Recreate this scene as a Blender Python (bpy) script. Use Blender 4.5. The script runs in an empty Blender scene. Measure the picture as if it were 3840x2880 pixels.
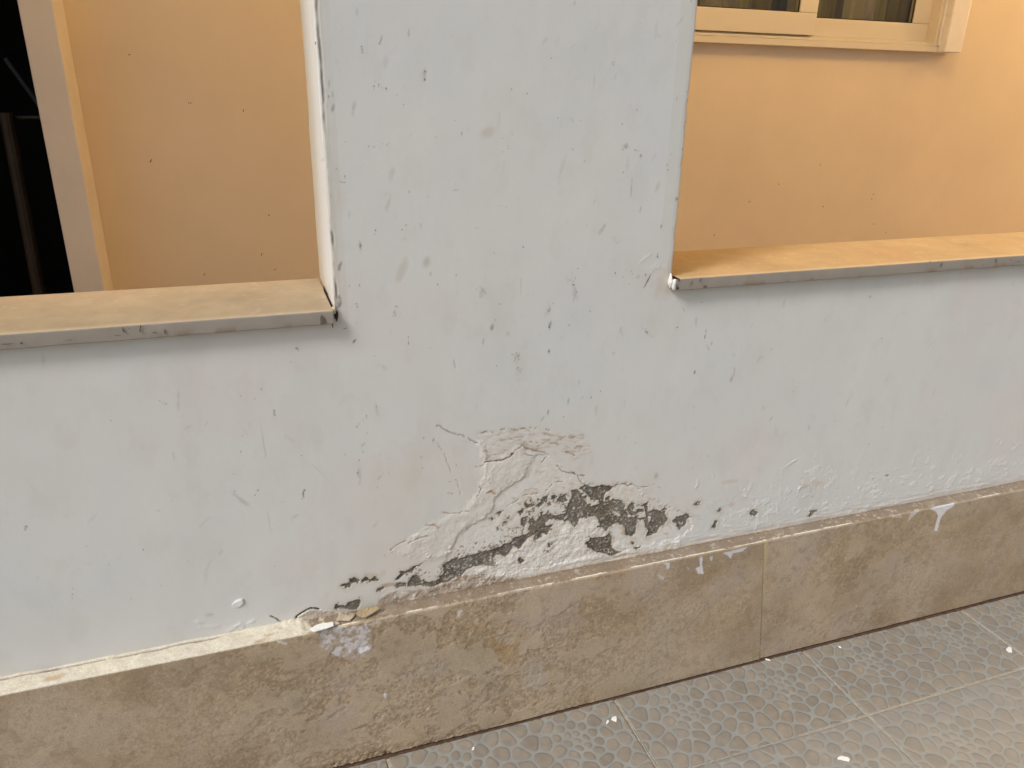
import bpy, math, random
import numpy as np
from mathutils import Matrix, Vector

sc = bpy.context.scene
col = sc.collection
random.seed(7)
RNG = np.random.RandomState(11)

# ------------------------------------------------------------------ camera
CAM = np.array([0.0, -1.17, 1.2257])
RX, RY, RZ, FPX = -0.3735, -0.0205, -0.3426, 2860.94
def _rot(rx, ry, rz):
    c, s = math.cos, math.sin
    Rz = np.array([[c(rz), -s(rz), 0], [s(rz), c(rz), 0], [0, 0, 1]])
    Rx = np.array([[1, 0, 0], [0, c(rx), -s(rx)], [0, s(rx), c(rx)]])
    Ry = np.array([[c(ry), 0, s(ry)], [0, 1, 0], [-s(ry), 0, c(ry)]])
    return Rz @ Rx @ Ry
ROT = _rot(RX, RY, RZ)
cam = bpy.data.cameras.new('camera')
cam.sensor_width = 36.0
cam.lens = FPX / 3840 * 36
cam.clip_start = 0.02
cam.clip_end = 500
camo = bpy.data.objects.new('camera', cam)
col.objects.link(camo)
X, F, U = ROT[:, 0], ROT[:, 1], ROT[:, 2]
camo.matrix_world = Matrix(((X[0], U[0], -F[0], CAM[0]), (X[1], U[1], -F[1], CAM[1]),
                            (X[2], U[2], -F[2], CAM[2]), (0, 0, 0, 1)))
sc.camera = camo

# ------------------------------------------------------------------ sky, sun, exposure
SUN_DIR = Vector((0.90, 0.42, -1.0)).normalized()      # the way the light travels
w = bpy.data.worlds.new('World')
sc.world = w
w.use_nodes = True
nt = w.node_tree
nt.nodes.clear()
sky = nt.nodes.new('ShaderNodeTexSky')
sky.sky_type = 'NISHITA'
sky.sun_disc = False
sky.sun_elevation = math.asin(-SUN_DIR.z)
sky.sun_rotation = math.atan2(-SUN_DIR.x, -SUN_DIR.y)
sky.dust_density = 4.0
sky.ozone_density = 1.0
hs = nt.nodes.new('ShaderNodeHueSaturation')
hs.inputs['Saturation'].default_value = 0.22            # overcast, nearly neutral
bgn = nt.nodes.new('ShaderNodeBackground')
bgn.inputs['Strength'].default_value = 0.075
wo = nt.nodes.new('ShaderNodeOutputWorld')
nt.links.new(sky.outputs[0], hs.inputs['Color'])
nt.links.new(hs.outputs[0], bgn.inputs['Color'])
nt.links.new(bgn.outputs[0], wo.inputs['Surface'])
sl = bpy.data.lights.new('sun', 'SUN')
sl.energy = 1.5
sl.angle = math.radians(14)
sl.color = (1.0, 0.965, 0.92)
so = bpy.data.objects.new('sun', sl)
so.rotation_euler = SUN_DIR.to_track_quat('-Z', 'Y').to_euler()
col.objects.link(so)
sc.view_settings.view_transform = 'Standard'
sc.view_settings.look = 'None'
sc.view_settings.exposure = 0.58
sc.view_settings.gamma = 1

# ------------------------------------------------------------------ helpers
def at(px, py, ax='y', val=0.0):
    """measured photo point -> the place on a real plane of the building"""
    d = ROT @ np.array([(px - 1920) / FPX, 1, (1440 - py) / FPX])
    k = 'xyz'.index(ax)
    return CAM + d * (val - CAM[k]) / d[k]
def wall_pts(pts, ox=0, oy=0, s=1.0, y=0.0):
    """points read in a magnified view with origin ox, oy and scale s -> metres on the wall plane (x, z)"""
    r = [at(ox + a / s, oy + b / s, 'y', y) for a, b in pts]
    return np.array([(p[0], p[2]) for p in r])

def _h(i, j, seed):
    n = (i.astype(np.int64) * 374761393 + j.astype(np.int64) * 668265263 + seed * 144269504) & 0xffffffff
    n = ((n ^ (n >> 13)) * 1274126177) & 0xffffffff
    n = ((n ^ (n >> 16)) * 2246822519) & 0xffffffff
    return ((n ^ (n >> 15)) & 0xffffff) / float(0xffffff)
def vn(x, y, seed=0):
    i, j = np.floor(x), np.floor(y)
    fx, fy = x - i, y - j
    fx = fx * fx * fx * (fx * (fx * 6 - 15) + 10); fy = fy * fy * fy * (fy * (fy * 6 - 15) + 10)
    a, b = _h(i, j, seed), _h(i + 1, j, seed)
    c, d = _h(i, j + 1, seed), _h(i + 1, j + 1, seed)
    return ((a * (1 - fx) + b * fx) * (1 - fy) + (c * (1 - fx) + d * fx) * fy) * 2 - 1
def fbm(x, y, scale, octs=4, seed=0, gain=0.5):
    """scale = size in metres of the largest lumps"""
    r = 0; a = 1; t = 0; f = 1.0 / scale
    for o in range(octs):
        ca, sa = math.cos(o * 0.9 + seed), math.sin(o * 0.9 + seed)
        r = r + a * vn((x * ca - y * sa) * f + 17.3 * o, (x * sa + y * ca) * f + 9.1 * o, seed + o)
        t += a; a *= gain; f *= 2.07
    return r / t
def sstep(a, b, v):
    t = np.clip((v - a) / (b - a), 0, 1)
    return t * t * (3 - 2 * t)
def seg_dist(px, pz, pts, closed=False):
    d = np.full(px.shape, 1e9)
    n = len(pts)
    for i in range(n if closed else n - 1):
        a, b = pts[i], pts[(i + 1) % n]
        ab = b - a
        L = max(ab @ ab, 1e-12)
        t = np.clip(((px - a[0]) * ab[0] + (pz - a[1]) * ab[1]) / L, 0, 1)
        d = np.minimum(d, (px - a[0] - t * ab[0]) ** 2 + (pz - a[1] - t * ab[1]) ** 2)
    return np.sqrt(d)
def inside(px, pz, pts):
    r = np.zeros(px.shape, bool)
    n = len(pts)
    for i in range(n):
        (x1, z1), (x2, z2) = pts[i], pts[(i + 1) % n]
        if z1 == z2: continue
        c = ((z1 > pz) != (z2 > pz)) & (px < (x2 - x1) * (pz - z1) / (z2 - z1) + x1)
        r ^= c
    return r
def sdf(x, z, pts, margin=0.03, far=0.03):
    """signed distance (negative inside), evaluated only near the polygon; far elsewhere"""
    out = np.full(x.shape, far)
    lo, hi = pts.min(0) - margin, pts.max(0) + margin
    m = (x > lo[0]) & (x < hi[0]) & (z > lo[1]) & (z < hi[1])
    if m.any():
        d = seg_dist(x[m], z[m], pts, True)
        d[inside(x[m], z[m], pts)] *= -1
        out[m] = np.minimum(d, far)
    return out
def line_d(x, z, pts, margin=0.02, far=0.02):
    out = np.full(x.shape, far)
    lo, hi = pts.min(0) - margin, pts.max(0) + margin
    m = (x > lo[0]) & (x < hi[0]) & (z > lo[1]) & (z < hi[1])
    if m.any():
        out[m] = np.minimum(seg_dist(x[m], z[m], pts), far)
    return out

def link(name, me, mat=None, parent=None, smooth=False):
    o = bpy.data.objects.new(name, me)
    col.objects.link(o)
    if mat and not me.materials: me.materials.append(mat)
    if parent: o.parent = parent
    if smooth: me.polygons.foreach_set('use_smooth', [True] * len(me.polygons))
    return o
def mesh_np(name, verts, faces, mat=None, parent=None, cols=None, smooth=True, extra=None):
    """verts (n,3), faces (m,4) or (m,3) numpy"""
    verts = np.asarray(verts, np.float32); faces = np.asarray(faces, np.int32)
    me = bpy.data.meshes.new(name)
    me.vertices.add(len(verts)); me.vertices.foreach_set('co', verts.ravel())
    k = faces.shape[1]
    me.loops.add(faces.size); me.loops.foreach_set('vertex_index', faces.ravel())
    me.polygons.add(len(faces)); me.polygons.foreach_set('loop_start', np.arange(0, faces.size, k, dtype=np.int32))
    me.update(calc_edges=True)
    me.validate()
    if cols is not None:
        a = me.color_attributes.new('tone', 'FLOAT_COLOR', 'POINT')
        c = np.ones((len(verts), 4), np.float32); c[:, :3] = cols
        a.data.foreach_set('color', c.ravel())
    if extra is not None:
        for kx, v in extra.items():
            a = me.attributes.new(kx, 'FLOAT', 'POINT'); a.data.foreach_set('value', np.asarray(v, np.float32))
    return link(name, me, mat, parent, smooth)
def grid_faces(nx, nz, keep=None, flip=False):
    i, j = np.meshgrid(np.arange(nx - 1), np.arange(nz - 1))
    a = (j * nx + i)
    f = np.stack([a, a + 1, a + nx + 1, a + nx], -1)
    if flip: f = f[..., ::-1]
    f = f.reshape(-1, 4)
    return f if keep is None else f[keep.ravel()]
def tidy(verts, faces, *arrs):
    used = np.zeros(len(verts), bool); used[faces.ravel()] = True
    idx = np.cumsum(used) - 1
    return (verts[used], idx[faces]) + tuple(a[used] for a in arrs)
def box(name, lo, hi, mat, parent=None, bevel=0.0, seg=2):
    import bmesh
    bm = bmesh.new()
    bmesh.ops.create_cube(bm, size=1)
    for v in bm.verts:
        v.co = Vector([lo[k] + (v.co[k] + 0.5) * (hi[k] - lo[k]) for k in range(3)])
    if bevel:
        bmesh.ops.bevel(bm, geom=bm.edges[:], offset=bevel, segments=seg, affect='EDGES', profile=0.6)
    me = bpy.data.meshes.new(name); bm.to_mesh(me); bm.free()
    return link(name, me, mat, parent)
def rod(name, a, b, r, mat, parent=None, n=12, r2=None):
    a, b = Vector(a), Vector(b)
    q = (b - a).to_track_quat('Z', 'Y')
    vs, fs = [], []
    for k, (p, rr) in enumerate(((a, r), (b, r2 or r))):
        for i in range(n):
            t = 2 * math.pi * i / n
            vs.append(p + q @ Vector((rr * math.cos(t), rr * math.sin(t), 0)))
    fs = [(i, (i + 1) % n, n + (i + 1) % n, n + i) for i in range(n)] + [tuple(range(n))[::-1], tuple(range(n, 2 * n))]
    me = bpy.data.meshes.new(name); me.from_pydata(vs, [], fs); me.update()
    return link(name, me, mat, parent)
def tag(o, label=None, cat=None, group=None, kind=None):
    for k, v in (('label', label), ('category', cat), ('group', group), ('kind', kind)):
        if v: o[k] = v
    return o
def empty(name, loc=(0, 0, 0)):
    o = bpy.data.objects.new(name, None); o.location = loc; o.empty_display_size = 0.05
    col.objects.link(o); return o

# ------------------------------------------------------------------ materials
def mat_new(name):
    m = bpy.data.materials.new(name); m.use_nodes = True
    t = m.node_tree; t.nodes.clear()
    o = t.nodes.new('ShaderNodeOutputMaterial'); b = t.nodes.new('ShaderNodeBsdfPrincipled')
    t.links.new(b.outputs[0], o.inputs[0])
    return m, t, b
def node(t, kind, **kw):
    n = t.nodes.new(kind)
    for k, v in kw.items(): setattr(n, k, v)
    return n
def noise(t, vec, scale, detail=4, rough=0.55, dist=0.0):
    n = node(t, 'ShaderNodeTexNoise'); n.inputs['Scale'].default_value = scale
    n.inputs['Detail'].default_value = detail; n.inputs['Roughness'].default_value = rough
    n.inputs['Distortion'].default_value = dist
    t.links.new(vec, n.inputs['Vector']); return n
def ramp(t, fac, stops):
    r = node(t, 'ShaderNodeValToRGB')
    el = r.color_ramp.elements
    while len(el) < len(stops): el.new(0.5)
    for e, (p, c) in zip(el, stops):
        e.position = p; e.color = (c[0], c[1], c[2], 1) if not isinstance(c, float) else (c, c, c, 1)
    t.links.new(fac, r.inputs[0]); return r
def mix(t, fac, a, b, mode='MIX'):
    m = node(t, 'ShaderNodeMix', data_type='RGBA', blend_type=mode)
    if isinstance(fac, (int, float)): m.inputs[0].default_value = fac
    else: t.links.new(fac, m.inputs[0])
    for s, v in ((6, a), (7, b)):
        if isinstance(v, tuple): m.inputs[s].default_value = (v[0], v[1], v[2], 1)
        else: t.links.new(v, m.inputs[s])
    return m.outputs[2]
def bump(t, b, h, strength, dist):
    n = node(t, 'ShaderNodeBump'); n.inputs['Strength'].default_value = strength
    n.inputs['Distance'].default_value = dist
    t.links.new(h, n.inputs['Height']); t.links.new(n.outputs[0], b.inputs['Normal']); return n
def simple(name, c, rough=0.6, var=0.12, scale=20, bmp=0.0, spec=0.4, metallic=0.0, bscale=150):
    m, t, b = mat_new(name)
    tc = node(t, 'ShaderNodeTexCoord')
    n = noise(t, tc.outputs['Object'], scale, 5, 0.6)
    lo = tuple(v * (1 - var) for v in c); hi = tuple(min(1, v * (1 + var)) for v in c)
    r = ramp(t, n.outputs[0], [(0.3, lo), (0.7, hi)])
    t.links.new(r.outputs[0], b.inputs['Base Color'])
    b.inputs['Roughness'].default_value = rough
    b.inputs['Specular IOR Level'].default_value = spec
    b.inputs['Metallic'].default_value = metallic
    if bmp:
        n2 = noise(t, tc.outputs['Object'], bscale, 4, 0.6)
        bump(t, b, n2.outputs[0], bmp, 0.001)
    return m
def toned(name, rough=0.75, fine=0.05, fscale=350, bmp=0.15, bscale=500, spec=0.25, big=0.03):
    """base colour from the surface's own painted tone, with fine procedural grain"""
    m, t, b = mat_new(name)
    tc = node(t, 'ShaderNodeTexCoord')
    a = node(t, 'ShaderNodeAttribute', attribute_name='tone')
    n = noise(t, tc.outputs['Object'], fscale, 3, 0.6)
    r = ramp(t, n.outputs[0], [(0.3, 1 - fine), (0.7, 1 + fine)])
    nb = noise(t, tc.outputs['Object'], 7, 4, 0.5)
    rb = ramp(t, nb.outputs[0], [(0.3, (1 - big, 1 - big * 0.7, 1 - big * 0.3)), (0.7, (1.0, 1.0, 1.0))])
    c = mix(t, 1.0, a.outputs['Color'], r.outputs[0], 'MULTIPLY')
    c = mix(t, 1.0, c, rb.outputs[0], 'MULTIPLY')
    t.links.new(c, b.inputs['Base Color'])
    b.inputs['Roughness'].default_value = rough
    b.inputs['Specular IOR Level'].default_value = spec
    n2 = noise(t, tc.outputs['Object'], bscale, 4, 0.65)
    bump(t, b, n2.outputs[0], bmp, 0.0006)
    return m

M_paint = toned('wall_paint', 0.6, 0.02, 600, 0.12, 350, 0.3)
M_stone = toned('travertine', 0.42, 0.16, 300, 0.40, 330, 0.35, 0.10)
M_reveal = simple('reveal_paint', (0.70, 0.68, 0.64), 0.7, 0.05, 9, 0.3, 0.3, bscale=90)
M_chip = simple('bare_cement', (0.36, 0.35, 0.32), 0.95, 0.55, 70, 0.0, 0.1)
M_chip_d = simple('dark_dirt', (0.055, 0.048, 0.040), 0.95, 0.4, 200, 0.0, 0.1)
M_back = simple('corridor_paint', (0.68, 0.56, 0.42), 0.7, 0.05, 2.2, 0.45, 0.25, bscale=70)
M_pil = simple('pilaster_paint', (0.62, 0.55, 0.48), 0.6, 0.04, 8, 0.1, 0.3, bscale=60)
M_frame = simple('window_frame', (0.66, 0.58, 0.46), 0.35, 0.03, 6, 0.0, 0.5)
M_marble = simple('casing_marble', (0.74, 0.68, 0.62), 0.4, 0.05, 14, 0.1, 0.4)
M_grout = simple('grout', (0.36, 0.32, 0.26), 0.9, 0.2, 120, 0.5, 0.2)
M_gap = simple('gap_dirt', (0.10, 0.06, 0.04), 0.95, 0.4, 90, 0.3, 0.1)
M_ground = simple('ground_paving', (0.34, 0.32, 0.29), 0.8, 0.1, 3, 0.2, 0.3)
M_ceil = simple('ceiling_paint', (0.70, 0.66, 0.58), 0.85, 0.03, 2)
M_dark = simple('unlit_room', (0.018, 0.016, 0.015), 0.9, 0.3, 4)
M_white = simple('white_flake', (0.74, 0.73, 0.70), 0.7, 0.05, 60, 0.4, 0.3)
M_flake = simple('stone_flake', (0.36, 0.27, 0.16), 0.65, 0.25, 60, 0.5, 0.3)
M_flake2 = simple('pale_flake', (0.46, 0.38, 0.28), 0.8, 0.2, 60, 0.5, 0.2)
M_wood = simple('brown_wood', (0.032, 0.019, 0.010), 0.6, 0.3, 12, 0.2)
M_blue = simple('blue_metal', (0.016, 0.022, 0.036), 0.45, 0.1, 10)
M_rail = simple('grey_metal', (0.035, 0.03, 0.022), 0.4, 0.1, 10)

# sill stone: warm cream travertine
def sill_mat():
    m, t, b = mat_new('sill_stone')
    tc = node(t, 'ShaderNodeTexCoord')
    mp = node(t, 'ShaderNodeMapping'); mp.inputs['Scale'].default_value = (1, 2.2, 1)
    t.links.new(tc.outputs['Object'], mp.inputs[0])
    n = noise(t, mp.outputs[0], 9, 5, 0.6, 0.5)
    r = ramp(t, n.outputs[0], [(0.3, (0.50, 0.38, 0.25)), (0.55, (0.62, 0.50, 0.36)), (0.75, (0.66, 0.55, 0.42))])
    t.links.new(r.outputs[0], b.inputs['Base Color'])
    b.inputs['Roughness'].default_value = 0.38
    n2 = noise(t, tc.outputs['Object'], 130, 3, 0.5)
    bump(t, b, n2.outputs[0], 0.12, 0.001)
    return m
M_sill = sill_mat()
M_sillpaint = toned('sill_face_paint', 0.7, 0.03, 400, 0.2, 300, 0.3)

# glazed floor tile: taupe pebbles in blue-grey joints, printed and embossed
def tile_mat(name, d0, d1, film):
    m, t, b = mat_new(name)
    tc = node(t, 'ShaderNodeTexCoord')
    oi = node(t, 'ShaderNodeObjectInfo')
    a = node(t, 'ShaderNodeAttribute', attribute_name='tone')
    n = noise(t, tc.outputs['Object'], 26, 4, 0.6)
    r = ramp(t, n.outputs[0], [(0.3, (0.88, 0.88, 0.90)), (0.7, (1.08, 1.04, 1.0))])
    c = mix(t, 1.0, a.outputs['Color'], r.outputs[0], 'MULTIPLY')
    # worn and dusty film; on the outer rows it also carries painted sheen
    geo = node(t, 'ShaderNodeNewGeometry')
    n3 = noise(t, geo.outputs['Position'], 4.0, 6, 0.62, 0.6)
    rd = ramp(t, n3.outputs[0], [(0.40, d0), (0.66, d1)])
    c = mix(t, rd.outputs[0], c, film)
    t.links.new(c, b.inputs['Base Color'])
    n2 = noise(t, geo.outputs['Position'], 14, 4, 0.6)
    rr = ramp(t, n2.outputs[0], [(0.3, 0.32), (0.75, 0.50)])
    t.links.new(rr.outputs[0], b.inputs['Roughness'])
    b.inputs['Specular IOR Level'].default_value = 0.55
    n4 = noise(t, tc.outputs['Object'], 260, 3, 0.6)
    bump(t, b, n4.outputs[0], 0.12, 0.0006)
    return m
M_tile = tile_mat('pebble_tile', 0.02, 0.25, (0.27, 0.26, 0.235))
M_tile_sheen = tile_mat('dusty_sheen_tile', 0.20, 0.65, (0.262, 0.266, 0.260))  # heavier grey film paints in the sheen reflected by the outer rows

# ------------------------------------------------------------------ measurements of the place
XL, XR = 0.1224, 0.7165          # pillar edges
ZL, ZR = 0.8985, 0.9112          # tops of the two sills
TH = 0.0365                      # skirting stands this far off the wall
HS = 0.3277                      # skirting height
XW0, XW1 = -2.2, 4.2             # wall ends
WD = 0.205                       # wall depth
ZTOP = 1.95

# ================================================================== the painted wall
def spaced(parts):
    out = [parts[0][0]]
    for a, b, h in parts:
        n = max(1, int(round((b - a) / h)))
        out += list(np.linspace(a, b, n + 1)[1:])
    return np.array(out)
xs = spaced([(XW0, -0.5, 0.02), (-0.5, -0.12, 0.0028), (-0.12, XL, 0.0013), (XL, XR, 0.0013), (XR, 1.25, 0.0013), (1.25, 1.95, 0.0022), (1.95, XW1, 0.03)])
zs = spaced([(0.322, 0.60, 0.0012), (0.60, 0.76, 0.0020), (0.76, ZL - 0.004, 0.0024), (ZL - 0.004, ZR - 0.004, 0.0024), (ZR - 0.004, 1.42, 0.0024), (1.42, ZTOP, 0.03)])
GX, GZ = np.meshgrid(xs, zs)
nx, nz = len(xs), len(zs)
x, z = GX.ravel(), GZ.ravel()
hgt = np.zeros(x.shape)                                     # height of the surface off the wall plane, metres
base = np.array([0.650, 0.645, 0.625])
C = np.tile(base, (len(x), 1))
def tint(mask, c):
    global C
    mask = np.clip(mask, 0, 1)[:, None]
    C = C * (1 - mask) + np.array(c) * mask
def mult(mask, c):
    global C
    mask = np.clip(mask, 0, 1)[:, None]
    C = C * (1 - mask * (1 - np.array(c)))
# broad unevenness of hand-plastered, repainted wall
hgt += 0.0016 * fbm(x, z, 0.30, 3, 3) + 0.00035 * fbm(x, z * 0.5, 0.05, 3, 8)
n_big = fbm(x, z, 0.22, 3, 21)
mult(sstep(0.05, 0.55, n_big) * 0.9, (1.0, 0.968, 0.955))   # pinkish patches
mult(sstep(0.05, 0.55, fbm(x, z, 0.26, 3, 44)) * 0.8, (0.965, 0.985, 1.0))
mult(sstep(0.1, 0.7, fbm(x, z, 0.12, 4, 61)) * 0.6, (0.955, 0.95, 0.93))
mott = fbm(x, z * 0.6, 0.035, 5, 63, 0.6)
mult(sstep(0.10, 0.5, mott) * 0.55, (0.955, 0.945, 0.925))
hgt += 0.00012 * fbm(x, z, 0.010, 4, 64, 0.6)
warp1 = fbm(x, z, 0.012, 4, 31, 0.6)
warp2 = fbm(x, z, 0.005, 3, 77, 0.6)
fine = fbm(x, z, 0.0035, 2, 91)
lowz = z < 0.78
B = dict(A=(2100, 1760, 3.687), Bv=(1700, 1760, 3.77), Cv=(1200, 1960, 3.687), D=(1500, 1540, 2.458), E=(700, 2150, 3.687), Fv=(1200, 1500, 1.4747), G=(2600, 1700, 1.784), H=(2300, 1600, 1.296))
def P(view, *pts):
    return wall_pts(pts, *B[view])

# region where the paint has come away and was filled: whiter putty, a step lower
putty = P('D', (1240, 415), (1205, 480), (1165, 540), (1150, 600), (1080, 640), (1000, 690), (930, 740), (880, 800), (860, 870), (830, 930), (780, 985), (715, 1015), (640, 1060), (560, 1120),
          (480, 1250), (430, 1340), (380, 1480), (300, 1700), (700, 1560), (1500, 1400), (2300, 1240), (2620, 1160), (2700, 1060), (2650, 960), (2500, 900), (2350, 830), (2230, 760), (2150, 690), (2080, 670), (1980, 690), (1800, 690),
          (1700, 660), (1640, 600), (1570, 570), (1500, 540), (1440, 480), (1360, 400), (1300, 395))
sp = sdf(x, z, putty, 0.05, 0.05) + warp1 * 0.008 + warp2 * 0.003
m_putty = sstep(0.0035, -0.0025, sp)
# swollen skin of paint left of it and above it
blist = P('D', (730, 295), (760, 350), (785, 400), (785, 470), (840, 480), (930, 465), (1030, 410), (1100, 345), (1240, 385), (1205, 480), (1165, 540), (1150, 600), (1080, 640), (1000, 690), (930, 740), (880, 800), (860, 870), (830, 930),
          (780, 985), (715, 1015), (640, 1060), (560, 1120), (480, 1250), (430, 1340), (300, 1360), (180, 1340), (0, 1300), (120, 1150), (350, 1040), (560, 900), (680, 830), (735, 760), (770, 650), (785, 520), (740, 400))
sb = sdf(x, z, blist, 0.05, 0.05) + warp1 * 0.009 + warp2 * 0.003 + 0.008 * fbm(x, z, 0.04, 3, 66)
m_bl = sstep(0.010, -0.007, sb)
fanb = P('D', (700, 190), (800, 195), (1000, 170), (1300, 160), (1700, 200), (1760, 400), (1640, 430), (1400, 320), (1240, 385), (1100, 345), (1030, 410), (930, 465), (785, 470), (770, 370), (730, 290))
sf = sdf(x, z, fanb, 0.05, 0.05) + warp1 * 0.003
m_fan = sstep(0.006, -0.006, sf)
lump = fbm(x, z, 0.026, 5, 12, 0.62)
lumpf = fbm(x, z, 0.010, 4, 14, 0.72)
wr = fbm(x * 0.35, z * 1.3 + x * 0.2, 0.012, 3, 15, 0.6)              # wrinkles lying nearly level
hgt += m_bl * (0.0012 + 0.0012 * lump + 0.0006 * lumpf)
hgt += m_fan * (0.0006 * lump + 0.0009 * np.abs(wr) * sstep(0.0, 0.012, -sf + 0.004))
hgt -= m_putty * (0.0015 - 0.0005 * lumpf)
tint(m_putty * 0.75, (0.70, 0.69, 0.665))
tint(m_bl * 0.5, (0.675, 0.650, 0.610))
tint(m_fan * 0.5, (0.64, 0.615, 0.575))
# thin brownish hairlines in the swollen skin
hair = np.abs(wr)
mult(m_fan * sstep(0.055, 0.0, hair) * sstep(-0.25, 0.2, lump) * 1.0, (0.60, 0.45, 0.35))
mult(m_fan * sstep(0.10, 0.45, fbm(x * 0.4, z * 1.2 + x * 0.3, 0.007, 3, 16, 0.6)) * 0.9, (0.76, 0.64, 0.54))
mult(m_bl * sstep(0.03, 0.0, hair) * sstep(-0.1, 0.3, lump) * 0.8, (0.74, 0.62, 0.52))
rough_all = sstep(0.04, -0.06, sdf(x, z, putty, 0.08, 0.08) + 0.03 * fbm(x, z, 0.06, 3, 68))
hgt += rough_all * (0.00030 * fbm(x, z, 0.006, 4, 69, 0.7) + 0.0005 * fbm(x, z, 0.025, 3, 70))
mult(rough_all * sstep(0.05, 0.5, fbm(x, z, 0.018, 5, 71, 0.65)) * 0.8, (0.90, 0.82, 0.73))
mult(rough_all * sstep(0.25, 0.5, fbm(x * 0.5, z * 1.1 + x * 0.25, 0.008, 4, 72, 0.6)) * 0.8, (0.74, 0.60, 0.48))
# broad warm halo of damp around the damage
halo = P('Fv', (350, 250), (600, 130), (1000, 20), (1500, 60), (1900, 350), (2200, 560), (2000, 800), (1000, 1000), (0, 1250), (-300, 1300), (-100, 900), (200, 600))
mult(sstep(0.05, -0.10, sdf(x, z, halo, 0.08, 0.08) + 0.03 * fbm(x, z, 0.1, 3, 5)) * 0.75, (1.0, 0.972, 0.93))
# lumpy lime bloom low on the wall, right of and under the cement
lowb = P('Bv', (1080, 1000), (1240, 900), (1400, 800), (1500, 715), (1700, 800), (1900, 700), (2100, 760), (2300, 1000), (2600, 1180), (3200, 1000), (3300, 1180), (1800, 1420), (1000, 1560), (400, 1640), (300, 1420), (560, 1370), (900, 1120))
sl_ = sdf(x, z, lowb, 0.03, 0.03) + warp1 * 0.004
m_low = sstep(0.003, -0.003, sl_)
streak = fbm(x + z * 0.2, z * 4.0 - x * 0.25, 0.03, 3, 19)
hgt += m_low * (0.0010 + 0.0011 * lumpf + 0.0016 * lump + 0.0006 * streak)
tint(m_low * 0.6, (0.70, 0.675, 0.63))
tint(m_low * sstep(0.15, 0.6, lumpf) * 0.8, (0.80, 0.79, 0.77))
mult(m_low * sstep(0.1, 0.5, -lumpf) * 0.5, (0.88, 0.80, 0.70))
# damp, scaly foot of the wall to the right
foot = sstep(0.45 + 0.03 * 1, 0.36, z + 0.045 * lump + 0.02 * fbm(x, z, 0.15, 3, 2)) * sstep(0.70, 0.95, x) * sstep(-0.15, 0.35, fbm(x, z, 0.07, 3, 4))
hgt += foot * (0.0007 * lump + 0.0004 * lumpf)
foot2 = sstep(0.52, 0.38, z + 0.06 * fbm(x, z, 0.10, 3, 6)) * sstep(0.75, 1.0, x)
scale_n = fbm(x, z, 0.016, 3, 73, 0.55)
lift = sstep(0.34, 0.40, scale_n) * foot2
hgt += foot2 * 0.00025 * fbm(x, z, 0.0045, 3, 74, 0.7)
hgt += lift * 0.0006
tint(lift * 0.35, (0.74, 0.73, 0.71))
mult(foot * sstep(0.25, 0.5, fbm(x, z, 0.03, 4, 29)) * 0.6, (0.93, 0.86, 0.78))
# bottom strip near the ledge: horizontal trowel ridges
strip = sstep(0.362, 0.335, z) * sstep(0.35, 0.6, x)
hgt += strip * 0.0010 * fbm(x * 0.12, z, 0.006, 3, 52)
mult(sstep(0.345, 0.326, z + 0.008 * warp1) * sstep(-0.1, 0.4, x) * 0.7, (0.88, 0.78, 0.66))

# relief lines: ridges with a light crest
def ridge(pts, wdt, hh, view):
    global hgt
    d = line_d(x + 0.003 * warp2, z + 0.003 * warp1, P(view, *pts), 0.02)
    hgt += 0.5 * hh * np.exp(-(d / (wdt * 0.8)) ** 2) * np.clip(0.55 + 1.3 * fbm(x, z, 0.018, 3, 171) + 0.5 * fine, 0, 1.6)
ridge([(730, 295), (770, 370), (785, 410), (785, 470), (790, 520), (785, 600), (760, 660), (740, 720)], 0.0030, 0.0022, 'D')
ridge([(1240, 415), (1205, 480), (1165, 540), (1150, 600), (1080, 640), (1000, 690), (930, 740), (880, 800), (860, 870), (830, 930), (780, 985), (715, 1015), (640, 1060), (560, 1120)], 0.0035, 0.0018, 'D')
ridge([(980, 400), (1040, 380), (1090, 400), (1130, 430)], 0.003, 0.0022, 'Cv')
ridge([(1370, 350), (1430, 360), (1475, 400), (1480, 440), (1560, 380), (1560, 430), (1500, 470)], 0.003, 0.0028, 'Cv')
ridge([(1630, 430), (1790, 410), (1800, 330)], 0.003, 0.0030, 'Cv')
ridge([(1560, 590), (1570, 650), (1560, 740)], 0.004, 0.0020, 'Bv')
ridge([(800, 120), (770, 300), (750, 450)], 0.0016, 0.0008, 'H')
ridge([(880, 165), (820, 215), (810, 380)], 0.0016, 0.0012, 'H')
ridge([(590, 105), (640, 70), (690, 45)], 0.0016, 0.0018, 'G')
ridge([(1900, 120), (1915, 210), (1880, 240)], 0.003, 0.0022, 'A')
ridge([(700, 280), (710, 230), (760, 210), (790, 280)], 0.004, 0.0028, 'G')
ridge([(345, 245), (350, 290), (400, 300)], 0.003, 0.0025, 'G')
ridge([(2100, 20), (2130, 130)], 0.0016, 0.0012, 'A')
# scratches near the right sill corner
for a in ([(0, 690), (220, 510)], [(200, 820), (330, 740)], [(230, 870), (330, 800), (420, 780)], [(470, 790), (540, 780), (560, 860)]):
    d = line_d(x, z, wall_pts(a, 2400, 860, 5.53), 0.01)
    hgt += 0.0007 * np.exp(-(d / 0.0012) ** 2)

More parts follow.
